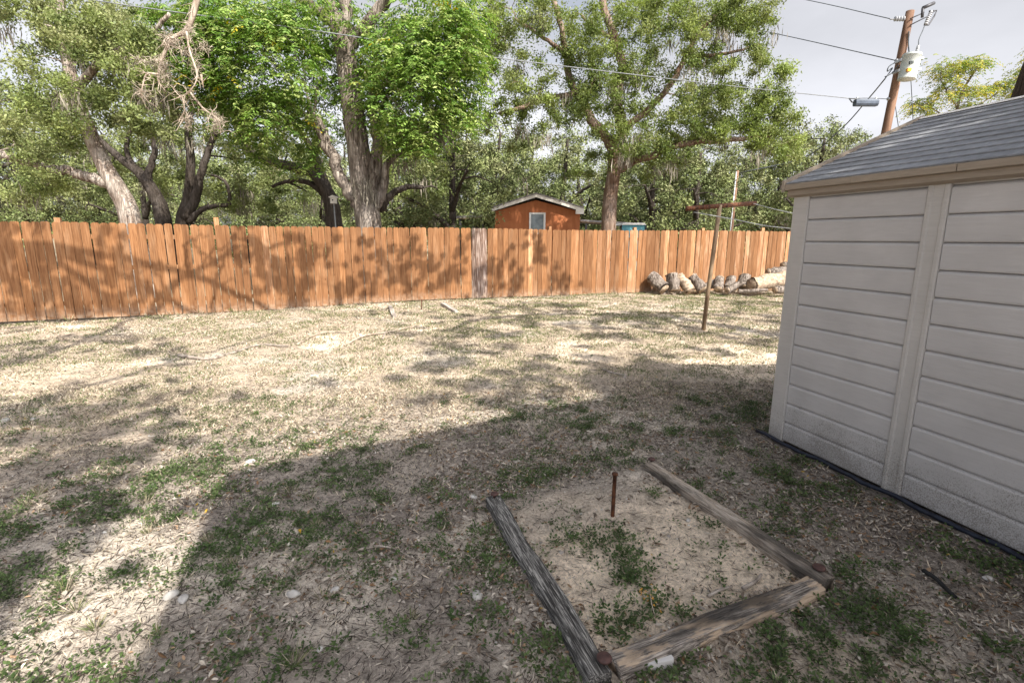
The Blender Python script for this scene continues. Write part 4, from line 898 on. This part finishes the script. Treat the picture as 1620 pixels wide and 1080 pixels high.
# wires
def wire(label, pts, r, m, per=6):
    mb = MB(); mb.tube(smooth_path(pts, per), r, 6); o = mb.build('overhead_cable', M[m]); return tag(o, label, 'cable')
wire('thick grey service cable crossing in front of the trees', [at(-260, -70, 11.5), at(150, 1, 12.3), at(500, 49, 13.2), at(720, 83, 14.0), at(1000, 118, 15.4), at(1200, 141, 16.6), at(1345, 156, 17.4), at(1372, 160, Yp - .25)], .012, 'cable_mid', 8)
wire('thin upper power line running to the top of the utility pole', [at(1060, -42, 30), at(1275, 0, 23), at(1408, 30, Yp)], .014, 'cable')
wire('thin lower power line reaching the utility pole beside the transformer', [at(940, -5, 36), at(1040, 15, 30), at(1225, 53, 22.5), at(1417, 96, Yp)], .016, 'cable')
wire('slack cable dropping from the utility pole to the far trees', [at(1400, 125, Yp - .3), at(1375, 155, 19.5), at(1330, 205, 21), at(1270, 250, 22.5), at(1168, 274, 23.6)], .022, 'cable')
wire('short messenger wire between the cable box and the pole', [at(1345, 156, Yp - .45), at(1375, 155.5, Yp - .3), at(1406, 157, Yp - .05)], .01, 'cable')
cbx = empty('cable_box', at(1370, 163, Yp - .3)); tag(cbx, 'dark grey box hanging from the cable left of the utility pole', 'cable box')
mb = MB(); L = .36; prof = [(-.075, -.03), (-.045, -.08), (.06, -.08), (.085, -.04), (.085, .05), (.05, .085), (-.05, .085), (-.075, .04)]; mb.prism([(p[0] * 1.2, p[1] * 1.2) for p in prof], -L, L, 'x'); mb.build('case', M['box_blue'], cbx)
for sx in (-.3, .3):
    mb = MB(); mb.box(sx - .02, sx + .02, -.02, .02, .1, .17); mb.build('hanger', M['galv'], cbx)
mb = MB(); mb.tube([(-.36, 0, .02), (-.45, 0, .02), (-.56, 0, .14)], .02, 6); mb.build('tail', M['cable'], cbx)

# ------------------------------------------------------------------ clothesline post
tb_, tt = gp(1112, 521), at(1139, 324, 9.05)
cp = empty('clothesline_post', (tb_.x, tb_.y, 0)); tag(cp, 'rusty T-shaped clothesline post standing on the lawn', 'clothesline post')
o3 = Vector((tb_.x, tb_.y, 0)); mb = MB(); mb.tube([Vector((0, 0, -.2)), (tt - o3) * .33, (tt - o3) * .66, tt - o3], .037, 12, .02, 1); mb.build('post', M['rust_pipe'], cp)
la, lb_ = at(1086, 330, 8.85), at(1195, 321.5, 9.3)
mb = MB(); mb.tube([la - o3, (la + lb_) / 2 - o3, lb_ - o3], .04, 14); mb.build('crossbar', M['rust_dark'], cp)
gs = shed.matrix_world
def wire2(label, pts, r=.007):
    mb = MB(); mb.tube(smooth_path(pts, 6), r, 5); o = mb.build('clothesline', M['cable_light']); tag(o, label, 'clothesline')
wire2('clothesline wire from the right end of the T-shaped post to the shed', [lb_ + Vector((-.06, 0, .0)), at(1225, 331, 8.4), at(1256, 338, 7.6), at(1300, 349, 6.6)])
wire2('clothesline wire from the left end of the T-shaped post to the shed', [la + Vector((.12, -.02, -.06)), at(1160, 347, 8.3), at(1210, 357, 7.8), at(1256, 362, 7.2), at(1310, 368, 6.4)])

# ------------------------------------------------------------------ firewood along the fence
def log(label, a, b, r, seed, group=None, sides=18, skin='bark_log'):
    a, b = Vector(a), Vector(b); root = empty('firewood_log', ((a + b) / 2).to_tuple()); c = root.location.copy()
    tag(root, label, 'log', group); d = (b - a); n = 7
    pts = [a + d * (i / n) - c for i in range(n + 1)]; rr = [r * (1 + .07 * math.sin(i * 1.7 + seed)) for i in range(n + 1)]
    pts = [p + Vector(rng.normal(0, .008, 3)) for p in pts]; mb = MB(); mb.tube(pts, rr, sides, .4, seed, cap=False); mb.build('bark', M[skin], root)
    u = d.normalized()
    for e, sg in ((a, -1), (b, 1)):
        p = e - c; q = MB(); q.tube([p - u * .015 * sg, p + u * .006 * sg], r * .93, sides, .1, seed); q.build('cut_face', M['cut_face'], root)
def L3(x, y, Y, up=0): 
    p = at(x, y, Y); return p
log('leftmost leaning firewood stump, tilted against the fence', L3(1051, 458, 14.9), L3(1030, 437, 15.3), .17, 1)
log('grey upright stump second from the left of the firewood row', L3(1068, 459, 14.9), L3(1062, 434, 15.1), .16, 2)
log('pale split wedge leaning on the grey upright stump', L3(1093, 460, 14.8), L3(1074, 437, 15.2), .15, 3, None, 7, 'cut_face')
log('dark barked stump fourth from the left in the firewood row', L3(1112, 458, 14.9), L3(1096, 437, 15.2), .15, 4)
log('low firewood log lying just left of the clothesline post foot', L3(1106, 457, 15.2), L3(1132, 446, 15.3), .12, 5)
log('short upright log just right of the clothesline post', L3(1136, 458, 14.9), L3(1139, 440, 15.2), .14, 6, None, 9)
log('small split piece in the middle of the firewood row', L3(1150, 459, 14.7), L3(1170, 449, 15.0), .10, 7, None, 6)
log('grey piece leaning behind the small split firewood', L3(1152, 454, 15.2), L3(1158, 440, 15.4), .13, 14, None, 8)
log('barked stump behind the big pale firewood log', L3(1177, 455, 15.2), L3(1179, 437, 15.4), .16, 8)
log('big pale barkless log lying at the right of the firewood row', L3(1190, 451, 14.7), L3(1240, 440, 15.2), .21, 9, None, 18, 'cut_face')
log('grey log on top of the pile next to the shed corner', L3(1215, 431, 15.3), L3(1252, 426, 15.5), .12, 10, None, 9)
log('lowest split piece beside the shed corner', L3(1226, 459, 14.4), L3(1258, 455, 14.6), .11, 11, None, 7)
log('thin rod of wood lying across the front of the firewood', L3(1168, 461, 14.5), L3(1214, 459, 14.4), .05, 13, None, 8)
log('dark topmost log of the pile behind the shed corner', L3(1238, 420, 15.5), L3(1275, 416, 15.8), .10, 12)

# ------------------------------------------------------------------ sandbox timbers
def timber(label, a, b, w, h, m, seed, chip):
    a, b = Vector((a.x, a.y, 0)), Vector((b.x, b.y, 0)); d = b - a; L = d.length; n = 110; NR = 72
    ring = []
    for q in range(NR):
        an = q * 2 * math.pi / NR; cx, cz = math.cos(an), math.sin(an); k_ = (abs(cx) ** 9 + abs(cz) ** 9) ** (-1 / 9)
        ring.append((cx * k_ * w / 2, cz * k_ * h / 2))
    V = np.zeros((n + 1, NR, 3)); 
    for i in range(n + 1):
        for j, (y_, z_) in enumerate(ring): V[i, j] = (i / n * L, y_, z_ + h / 2)
    no = fbm(V * np.array([6, 26, 26]) + seed * 9, 4, seed) - .5; no2 = fbm(V * np.array([2.2, 8, 8]) + seed * 5, 3, seed + 3)
    edge = sstep(.35, .62, no2) * chip
    crack = fbm(V * np.array([2.0, 75, 75]) + seed * 7, 3, seed + 8)
    groove = sstep(.56, .70, crack) * .16 + (fbm(V * np.array([5.0, 160, 160]), 2, seed + 12) - .5) * .10
    for i in range(n + 1):
        for j, (y_, z_) in enumerate(ring):
            s_ = 1 + no[i, j] * .13 - groove[i, j]; e_ = edge[i, j] * max(0, z_ / h + .25)
            V[i, j, 1] = y_ * (s_ - e_ * .25 * (1 if y_ < 0 else .35)); V[i, j, 2] = h / 2 + z_ * (s_ - e_ * .3)
        V[i, :, 1] += .006 * math.sin(i * .09 + seed)
    f = [(i * NR + j, i * NR + (j + 1) % NR, (i + 1) * NR + (j + 1) % NR, (i + 1) * NR + j) for i in range(n) for j in range(NR)]
    f += [tuple(range(NR))[::-1], tuple(n * NR + j for j in range(NR))]
    mb = MB(); mb.add(V.reshape(-1, 3), f, True); o = mb.build('landscape_timber', M[m]); o.location = (a.x, a.y, Hs(*(((a + b) / 2).to_2d())) - .012); o.rotation_euler = (0, 0, math.atan2(d.y, d.x))
    tag(o, label, 'timber'); return o
ht = .07
lt0, lt1 = gp(779, 780, ht), gp(953, 1058, ht); rt0, rt1 = gp(1027, 729, ht), gp(1312, 913, ht); bt0, bt1 = gp(972, 1037, ht * .9), gp(1292, 913, ht * .9)
timber('blackened weathered timber along the left of the sand patch', lt0, lt1, .095, ht, 'timber_black', 1, .4)
timber('pale tan weathered timber along the right of the sand patch', rt0, rt1, .085, ht, 'timber_tan', 2, .5)
timber('rotting flaky timber along the near side of the sand patch', bt0, bt1, .10, ht * .9, 'timber_flaky', 3, .9)
def bolt(label, x, y, r=.026):
    p = gp(x, y, ht + .008); mb = MB()
    prof = [(-.08, .008), (-.004, .008), (-.003, r), (.002, r * 1.02), (.007, r * .9), (.0085, r * .45), (.0075, r * .3), (.0075, .002)]
    mb.lathe((0, 0, 0), (0, 0, 1), prof, 22); o = mb.build('bolt_head', M['rust_cap']); o.location = p; tag(o, label, 'bolt')
bolt('rusty round bolt head on the near end of the black timber', 956, 1040, .028); bolt('rusty round bolt head where the tan and flaky timbers meet', 1296, 897, .028)
bolt('rusty bolt head on the far end of the black timber', 782, 781, .024); bolt('rusty bolt head on the far end of the tan timber', 1031, 726, .024)
p0_, p1_ = gp(969, 815), at(973, 748, gp(969, 815).y)
mb = MB(); mb.tube([(p0_.x, p0_.y, -.1), ((p0_.x + p1_.x) / 2, p0_.y, p1_.z / 2), tuple(p1_ - Vector((0, 0, .012))), tuple(p1_ - Vector((0, 0, .01))), tuple(p1_)], [.0115, .0115, .0115, .018, .0165], 10, .06, 3)
tag(mb.build('metal_stake', M['rust_dark']), 'rusty metal stake standing upright in the sand patch', 'stake')

# ------------------------------------------------------------------ loose things on the lawn
def plank(label, x0, y0, x1, y1, w, h, m='scrap', tilt=0.0):
    a, b = gp(x0, y0), gp(x1, y1); L = (b - a).length; mb = MB()
    mb.prism([(0, 0), (L * .3, -.002), (L * .97, .002), (L, w * .3), (L * .98, w), (.01, w * .96)], 0, h, 'z'); o = mb.build('wood_scrap', M[m]); o.location = (a.x, a.y, Hs(a.x, a.y)); o.rotation_euler = (0, tilt, math.atan2((b - a).y, (b - a).x)); tag(o, label, 'wood scrap')
plank('short grey plank on the lawn below the middle of the fence', 614, 486, 620, 502, .09, .07)
plank('small weathered beam lying in front of the two bleached fence boards', 697, 483, 718, 496, .1, .06)
plank('little pale wood block beside the near flaky timber', 1024, 1062, 1067, 1054, .04, .035, 'scrap_pale')
def stick(label, pts, r0, r1, m='stick', seed=0, lift=.012):
    P_ = [gp(*p) for p in pts]; sp = smooth_path([Vector((p.x, p.y, Hs(p.x, p.y) + lift + r0 * .6)) for p in P_], 5); mb = MB()
    mb.tube(sp, np.linspace(r0, r1, len(sp)), 8, .25, seed); o = mb.build('fallen_branch', M[m]); tag(o, label, 'branch')
stick('lichen-grey fallen branch lying across the sunny lawn at the left', [(283, 566), (330, 570), (370, 560), (410, 548), (455, 550)], .024, .012, seed=1)
stick('long thin pale branch on the lawn left of centre', [(470, 545), (500, 530), (530, 525), (548, 528)], .015, .008, 'dead_wood', 2)
stick('crooked pale branch lying right of the other lawn branches', [(545, 548), (575, 535), (610, 528), (640, 522), (662, 516)], .022, .008, 'dead_wood', 3)
stick('thin straight stick crossing the pale lawn branches', [(560, 503), (590, 505), (640, 512)], .01, .006, 'stick', 4)
stick('short upright twig stub among the lawn branches', [(606, 540), (610, 527)], .015, .01, 'stick', 5, .03)
stick('dark mossy stick in the shade left of the shed shadow', [(952, 588), (970, 595), (990, 600)], .015, .01, 'stick', 6)
stick('curved pale stick lying in front of the firewood row', [(1065, 466), (1100, 460), (1130, 462), (1180, 462)], .025, .015, 'dead_wood', 7)
stick('black charred stick on the soil beside the shed', [(1460, 905), (1480, 918), (1500, 935), (1512, 945)], .012, .008, 'rubber', 8)
stick('brown stick lying at the right corner of the sand patch', [(1175, 932), (1195, 922), (1204, 912)], .009, .006, 'stick', 9)
stick('crooked twig on the sand behind the flaky timber', [(1120, 945), (1140, 938), (1158, 928)], .007, .005, 'stick', 10)
stick('thin dark curved twig in the shaded litter left of the timbers', [(560, 873), (600, 866), (630, 872), (652, 886)], .008, .004, 'stick', 11)
a = gp(667, 492); mb = MB(); tp = at(667, 474, a.y); mb.tube([(a.x, a.y, -.1), tuple(tp)], .013, 6)
tag(mb.build('thin_stake', M['rust_dark']), 'thin dark rod standing in the lawn before the fence', 'stake')
def stone(label, x, y, r, seed):
    g = gp(x, y); a = rng.normal(size=3); N = 10; mb = MB(); V = []
    for i in range(N + 1):
        th = math.pi * i / N
        for j in range(14): ph = 2 * math.pi * j / 14; V.append((math.sin(th) * math.cos(ph), math.sin(th) * math.sin(ph), math.cos(th)))
    V = np.array(V); k_ = .75 + .55 * fbm(V * 1.3 + seed * 3.1, 3, seed); V = V * k_[:, None] * r * np.array([1.2, .85, .6])
    f = [(i * 14 + j, (i + 1) * 14 + j, (i + 1) * 14 + (j + 1) % 14, i * 14 + (j + 1) % 14) for i in range(N) for j in range(14)]
    mb.add(V, f, True); o = mb.build('stone', M['stone']); o.location = (g.x, g.y, Hs(g.x, g.y) + r * .3); o.rotation_euler = (0, 0, seed); tag(o, label, 'stone')
for i, (lb, x, y, r) in enumerate((('pale flat stone at the corner of the house shadow edge', 270, 940, .028), ('second pale stone just right of the shadow edge stone', 290, 947, .024), ('white oval stone in the shaded litter at lower left', 464, 939, .026), ('white stone right of the oval one in the litter', 530, 929, .02), ('pale chunk of rock in the litter left of the black timber', 755, 941, .028), ('rounded cream stone on soil near the shed foot', 1563, 917, .02), ('small white pebble inside the sand patch', 1089, 823, .014), ('white stone lying at the far left of the lawn', 8, 664, .034), ('pale stone on the sunlit lawn at the left', 52, 661, .024), ('white lump on the grass left of the house shadow corner', 396, 731, .028), ('small round white stone near the bottom left litter', 506, 1024, .013), ('white stone in the shade above the black timber', 749, 787, .024), ('white stone left of the black timber top', 436, 798, .022))): stone(lb, x, y, r, i + 1)

# ------------------------------------------------------------------ grass, weeds, litter
def scatter(n, x0, x1, y0, y1, dens=None):
    x = rng.uniform(x0, x1, n); y = rng.uniform(y0, y1, n)
    keep = np.abs(x) < y * 1.12 + .6
    nrm = sd.y * (x - SA.x) - sd.x * (y - SA.y)                      # outside the shed
    lx = (x - SA.x) * sd.x + (y - SA.y) * sd.y; ly = -(x - SA.x) * sd.y + (y - SA.y) * sd.x
    keep &= ~((lx > -.05) & (lx < SL + .2) & (ly > -.08) & (ly < SW + .1))
    fy = np.interp(x, [p.x for p in FP], [p.y for p in FP]); keep &= y < fy - .03
    for a, b_ in ((lt0, lt1), (rt0, rt1), (bt0, bt1)):
        d = (b_ - a).to_2d(); L = d.length; d.normalize(); s_ = (x - a.x) * d.x + (y - a.y) * d.y; q_ = np.abs(-(x - a.x) * d.y + (y - a.y) * d.x)
        keep &= ~((s_ > -.03) & (s_ < L + .03) & (q_ < .05))
    if dens is not None: keep &= rng.random(n) < dens(x, y)
    x, y = x[keep], y[keep]; return np.stack([x, y, H(x, y)], -1)
def nz(x, y, f, seed): return fbm(np.stack([x, y], -1) * f, 3, seed)
box_out = lambda x, y: sstep(.03, -.1, in_box(x, y))
def mould(x, y): return sstep(6.0, 3.6, y - .35 * x)
# dry grass blades
STRAW = np.array([[.53, .455, .345], [.45, .38, .285], [.61, .53, .42], [.24, .195, .15], [.36, .32, .23], [.15, .12, .095]])
def straw_d(x, y): return sstep(.28, .62, nz(x, y, 3.1, 71)) * (.3 + .7 * (1 - mould(x, y))) * (.04 + .96 * box_out(x, y))
p1 = np.concatenate([scatter(420000, -14, 12, 4.0, 16.5, straw_d), scatter(110000, -5, 4, 1.0, 5.5, straw_d)])
N = len(p1); a = rng.uniform(0, 6.283, N); lean = rng.uniform(.5, 2.2, N); u = unit(np.stack([np.cos(a) * lean, np.sin(a) * lean, np.ones(N)], -1)); ln = rng.uniform(.02, .055, N); wd = .003 + .0009 * np.clip(p1[:, 1], 1, 12)
Vd = rhombs(p1 + u * (ln * .5)[:, None], u, unit(rng.normal(size=(N, 3))), ln, wd)
tag(link('dry_grass', quad_mesh('dry_grass', Vd, pick(STRAW, N), M['straw'])), 'short dry straw-coloured grass over the lawn', 'grass', kind='stuff')
# green grass
GRASS = np.array([[.10, .13, .045], [.15, .17, .07], [.19, .19, .09], [.08, .115, .035]])
def green_d(x, y): 
    band = .65 + .35 * sstep(-2.5, 0.5, x - .1 * (y - 9)) * sstep(5.0, 7.0, y)
    return sstep(.36, .66, nz(x, y, 2.9, 81)) * band * (.2 + .8 * (1 - mould(x, y))) * box_out(x, y)
p2 = scatter(430000, -14, 12, 3.5, 16.2, green_d); N = len(p2); a = rng.uniform(0, 6.283, N); lean = rng.uniform(.2, 1.4, N); u = unit(np.stack([np.cos(a) * lean, np.sin(a) * lean, np.ones(N)], -1)); ln = rng.uniform(.02, .06, N); wd = .003 + .0007 * np.clip(p2[:, 1], 1, 12)
tag(link('green_grass', quad_mesh('green_grass', rhombs(p2 + u * (ln * .5)[:, None], u, unit(rng.normal(size=(N, 3))), ln, wd), pick(GRASS, N), M['straw'])), 'sparse grey-green living grass between the straw', 'grass', kind='stuff')
# leafy weeds in patches
WEED = np.array([[.05, .085, .026], [.075, .115, .038], [.105, .145, .055], [.065, .085, .038]]) * 1.1
def weed_d(x, y):
    k_ = nz(x, y, 7.5, 91); k2 = nz(x, y, 1.6, 93); m = sstep(.42, .74, k_ * .6 + k2 * .4 + .02 * sstep(.6, -1.2, x) * sstep(4.2, 2.5, y)) * .8
    inb = sstep(-.02, .05, in_box(x, y)); return m * (1 - .93 * inb) * (.22 + .78 * mould(x, y)) * sstep(12, 6, y)
pw = scatter(58000, -5, 4.5, .9, 5.0, weed_d); pw2 = scatter(60000, -9, 6, 4.6, 12, weed_d)
sp_ = [(905, 850, 22, .09), (940, 848, 25, .10), (985, 855, 25, .09), (990, 880, 26, .08), (1000, 905, 24, .08), (985, 915, 20, .07), (1045, 955, 30, .08), (970, 985, 30, .09), (985, 975, 16, .07), (850, 760, 26, .12), (870, 745, 14, .1), (1120, 832, 10, .06), (1135, 865, 5, .04), (1130, 912, 4, .03), (1570, 890, 40, .13), (1600, 905, 30, .1), (1380, 975, 40, .12), (1400, 960, 24, .1), (1350, 920, 14, .08), (1230, 1045, 22, .05), (1375, 980, 30, .1), (1110, 788, 16, .06), (1035, 785, 10, .05), (1015, 1060, 8, .03), (1060, 1065, 10, .04), (830, 880, 24, .1)]
ex = []
for x, y, n_, r in sp_:
    g = gp(x, y); 
    for _ in range(n_): ex.append((g.x + rng.normal(0, r * .7), g.y + rng.normal(0, r * .7)))
ex = np.array(ex); pex = np.stack([ex[:, 0], ex[:, 1], H(ex[:, 0], ex[:, 1])], -1)
def weeds(p, nl, L, hmax):
    N = len(p); c = np.repeat(p, nl, 0); M_ = len(c); a = rng.uniform(0, 6.283, M_); r = rng.uniform(0, 1, M_) * .032; hh = rng.uniform(.006, 1, M_) * np.repeat(rng.uniform(.4, 1, N) * hmax, nl)
    c = c + np.stack([np.cos(a) * r, np.sin(a) * r, hh], -1); u = unit(np.stack([np.cos(a), np.sin(a), rng.uniform(-.1, .9, M_)], -1)); nr = unit(np.stack([-np.cos(a) * .5, -np.sin(a) * .5, np.ones(M_)], -1) + rng.normal(0, .35, (M_, 3)))
    ln = rng.uniform(*L, M_); col = np.repeat(pick(WEED, N, .12), nl, 0) * (1 + rng.normal(0, .12, (M_, 1)))
    return rhombs(c + u * (ln / 2)[:, None], u, nr, ln, ln * .55, .12), np.clip(col, .01, .6)
Vs, Cs = zip(weeds(np.concatenate([pw, pex]), 11, (.012, .024), .042), weeds(pw2, 6, (.014, .026), .03))
tag(link('ground_weeds', quad_mesh('ground_weeds', np.concatenate(Vs), np.concatenate(Cs), M['leaf'])), 'low dark green leafy weeds in patches on the soil', 'weeds', kind='stuff')
# bunch grass tufts
tv, tc_ = [], []
for x, y, n_, h in ((465, 1055, 70, .09), (235, 845, 50, .07), (150, 990, 60, .09), (100, 935, 60, .1), (120, 965, 40, .08), (60, 780, 50, .1), (40, 800, 40, .09), (500, 830, 50, .06), (570, 830, 40, .05), (510, 945, 40, .07), (650, 975, 50, .06), (490, 790, 50, .08), (460, 775, 40, .09), (1130, 685, 40, .09), (1020, 660, 30, .08), (330, 850, 50, .07), (230, 795, 40, .07), (610, 730, 40, .08), (550, 705, 30, .08), (370, 890, 40, .06), (250, 1000, 40, .06), (815, 745, 30, .06), (750, 1000, 30, .05)):
    g = gp(x, y); a = rng.uniform(0, 6.283, n_); le = rng.uniform(.2, 1.5, n_); u = unit(np.stack([np.cos(a) * le, np.sin(a) * le, np.ones(n_)], -1)); ln = rng.uniform(.5, 1.1, n_) * h
    c = np.array([g.x, g.y, Hs(g.x, g.y)]) + np.stack([np.cos(a), np.sin(a), np.zeros(n_)], -1) * rng.uniform(0, .015, (n_, 1)); tv.append(rhombs(c + u * (ln / 2)[:, None], u, unit(rng.normal(size=(n_, 3))), ln, .0028)); tc_.append(pick(np.concatenate([STRAW * .8, GRASS * 1.2]), n_))
for k_ in range(90):
    p, d_ = fence_at(rng.uniform(0, flen[-1] - 1)); n_ = 14; a = rng.uniform(0, 6.283, n_); le = rng.uniform(.2, 1.3, n_); u = unit(np.stack([np.cos(a) * le, np.sin(a) * le, np.ones(n_)], -1)); ln = rng.uniform(.4, 1.1, n_) * rng.uniform(.05, .16)
    c = np.array([p.x + d_.y * .06, p.y - d_.x * .06, 0.0]) + np.stack([np.cos(a), np.sin(a), np.zeros(n_)], -1) * rng.uniform(0, .05, (n_, 1)); tv.append(rhombs(c + u * (ln / 2)[:, None], u, unit(rng.normal(size=(n_, 3))), ln, .009)); tc_.append(pick(np.concatenate([STRAW, GRASS]), n_))
tag(link('bunch_grass', quad_mesh('bunch_grass', np.concatenate(tv), np.concatenate(tc_), M['straw'])), 'taller half-dry grass tufts dotted over the near lawn', 'grass', kind='stuff')
# leaf litter: folded oval leaves
LIT = np.array([[.44, .405, .37], [.34, .30, .265], [.54, .505, .46], [.20, .165, .135], [.33, .235, .16], [.47, .44, .405], [.5, .465, .43], [.25, .155, .09], [.15, .115, .09], [.13, .095, .07]])
def lit_d(x, y):
    m = mould(x, y); return (.35 + .65 * sstep(-2.1, -1.3, x + (y - 3) * .33)) * (.12 + .88 * m) * sstep(.26, .68, nz(x, y, 2.6, 101)) * (.12 + .88 * box_out(x, y)) * sstep(13, 6, y)
ed = []
for a_, b2, sd_ in ((lt0, lt1, 1), (lt0, lt1, -1), (rt0, rt1, 1), (rt0, rt1, -1), (bt0, bt1, 1), (bt0, bt1, -1)):
    d_ = (b2 - a_).to_2d(); L_ = d_.length; d_.normalize()
    for _ in range(170):
        q_ = a_.to_2d() + d_ * rng.uniform(0, L_) + Vector((-d_.y, d_.x)) * sd_ * (.055 + abs(rng.normal(0, .035))); ed.append((q_.x, q_.y, Hs(q_.x, q_.y)))
for k_ in range(500):
    lx_ = rng.uniform(0, 2.4); q_ = SA.to_2d() + sd * lx_ + Vector((sd.y, -sd.x)) * (.1 + abs(rng.normal(0, .06))); ed.append((q_.x, q_.y, Hs(q_.x, q_.y)))
pl = np.concatenate([np.array(ed), scatter(100000, -4.5, 4, .95, 5.2, lit_d), scatter(40000, -9, 6, 5, 13, lit_d)]); N = len(pl)
a = rng.uniform(0, 6.283, N); u = unit(np.stack([np.cos(a), np.sin(a), rng.normal(0, .25, N)], -1)); nr = unit(np.stack([rng.normal(0, .35, N), rng.normal(0, .35, N), np.ones(N)], -1)); w = unit(np.cross(nr, u)); nn = np.cross(u, w)
L = (rng.gamma(3, .0047, N) + .006)[:, None]; W = L * rng.uniform(.3, .5, (N, 1)); c = pl + np.array([0, 0, .006]) + nn * .004; fold = rng.uniform(.05, .6, (N, 1)) * W
def lf(s, t_, z): return c + u * L * s + w * W * t_ + nn * (fold * abs(t_) * 2 + L * z)
cu = rng.uniform(-.12, .2, (N, 1))
mid0, mid1 = c - u * L * .5 + nn * L * cu, c + u * L * .5 + nn * L * cu
Vl = np.concatenate([np.stack([mid0, lf(-.16, .46, 0), lf(.2, .42, 0), mid1], 1), np.stack([mid1, lf(.2, -.42, 0), lf(-.16, -.46, 0), mid0], 1)])
cl_ = np.clip(pick(LIT, N, .2) * np.array([.9, .86, .8]), 0, .65); yel = rng.random(N) < .004; cl_[yel] = np.array([.55, .36, .05]); Cl = np.concatenate([cl_, cl_])
tag(link('leaf_litter', quad_mesh('leaf_litter', Vl, Cl, M['litter'])), 'fallen grey and brown oak leaves scattered over the soil', 'leaves', kind='stuff')
# twigs, chaff and grit
pt_ = np.concatenate([scatter(110000, -4.5, 4, .95, 5.6, lambda x, y: (.25 + .75 * box_out(x, y)) * (.2 + .8 * mould(x, y))), scatter(110000, -12, 9, 4.6, 15.5)]); N = len(pt_); a = rng.uniform(0, 6.283, N); u = unit(np.stack([np.cos(a), np.sin(a), rng.normal(0, .12, N)], -1)); ln = rng.gamma(2.2, .016, N) + .01
tag(link('twig_litter', quad_mesh('twig_litter', rhombs(pt_ + np.array([0, 0, .006]), u, unit(np.stack([rng.normal(0, .5, N), rng.normal(0, .5, N), np.ones(N)], -1)), ln, .0035 + .0004 * pt_[:, 1]), pick(np.array([[.12, .095, .08], [.26, .225, .195], [.4, .355, .3], [.06, .05, .042], [.05, .04, .033]]), N), M['litter'])), 'tiny twigs and chaff scattered on the soil', 'twigs', kind='stuff')
pg = scatter(1500, -4.5, 4.2, .95, 6.0); N = len(pg); r = rng.gamma(2, .0022, N) + .003; oc = np.array([[1, 0, 0], [0, 1, 0], [-1, 0, 0], [0, -1, 0], [0, 0, .7], [0, 0, -.4]])
pc = pg[:, None] + oc[None] * r[:, None, None] * rng.uniform(.7, 1.3, (N, 6, 1)); tri = [(0, 1, 4), (1, 2, 4), (2, 3, 4), (3, 0, 4)]
tag(link('pebbles', quad_mesh('pebbles', np.concatenate([np.stack([pc[:, i], pc[:, j], (pc[:, j] + pc[:, k_]) / 2, pc[:, k_]], 1) for i, j, k_ in tri]), np.tile(pick(np.array([[.6, .58, .54], [.45, .41, .36], [.3, .27, .24]]), N), (4, 1)), M['litter'])), 'small pale pebbles in the near soil', 'pebbles', kind='stuff')
# dried orange sprig by the flaky timber
g = gp(1028, 962); n_ = 20; c = np.array([g.x, g.y, .0]) + rng.normal(0, .022, (n_, 3)) * np.array([1.2, 1, 0]) + np.array([0, 0, 1]) * rng.uniform(.02, .09, (n_, 1)); u = unit(rng.normal(size=(n_, 3)))
sprig = empty('dried_sprig', (g.x, g.y, 0)); tag(sprig, 'dried orange leafy sprig by the flaky near timber', 'sprig')
o = link('leaves', quad_mesh('leaves', rhombs(c - np.array([g.x, g.y, 0]), u, unit(rng.normal(size=(n_, 3))), rng.uniform(.012, .022, n_), .009, .3), pick(np.array([[.62, .33, .07], [.7, .45, .14], [.5, .26, .06]]), n_), M['litter']), sprig)
mb = MB(); mb.tube([(.01, -.06, .0), (.0, -.02, .04), (-.005, .01, .09)], .002, 5); mb.build('stem', M['dead_wood'], sprig)
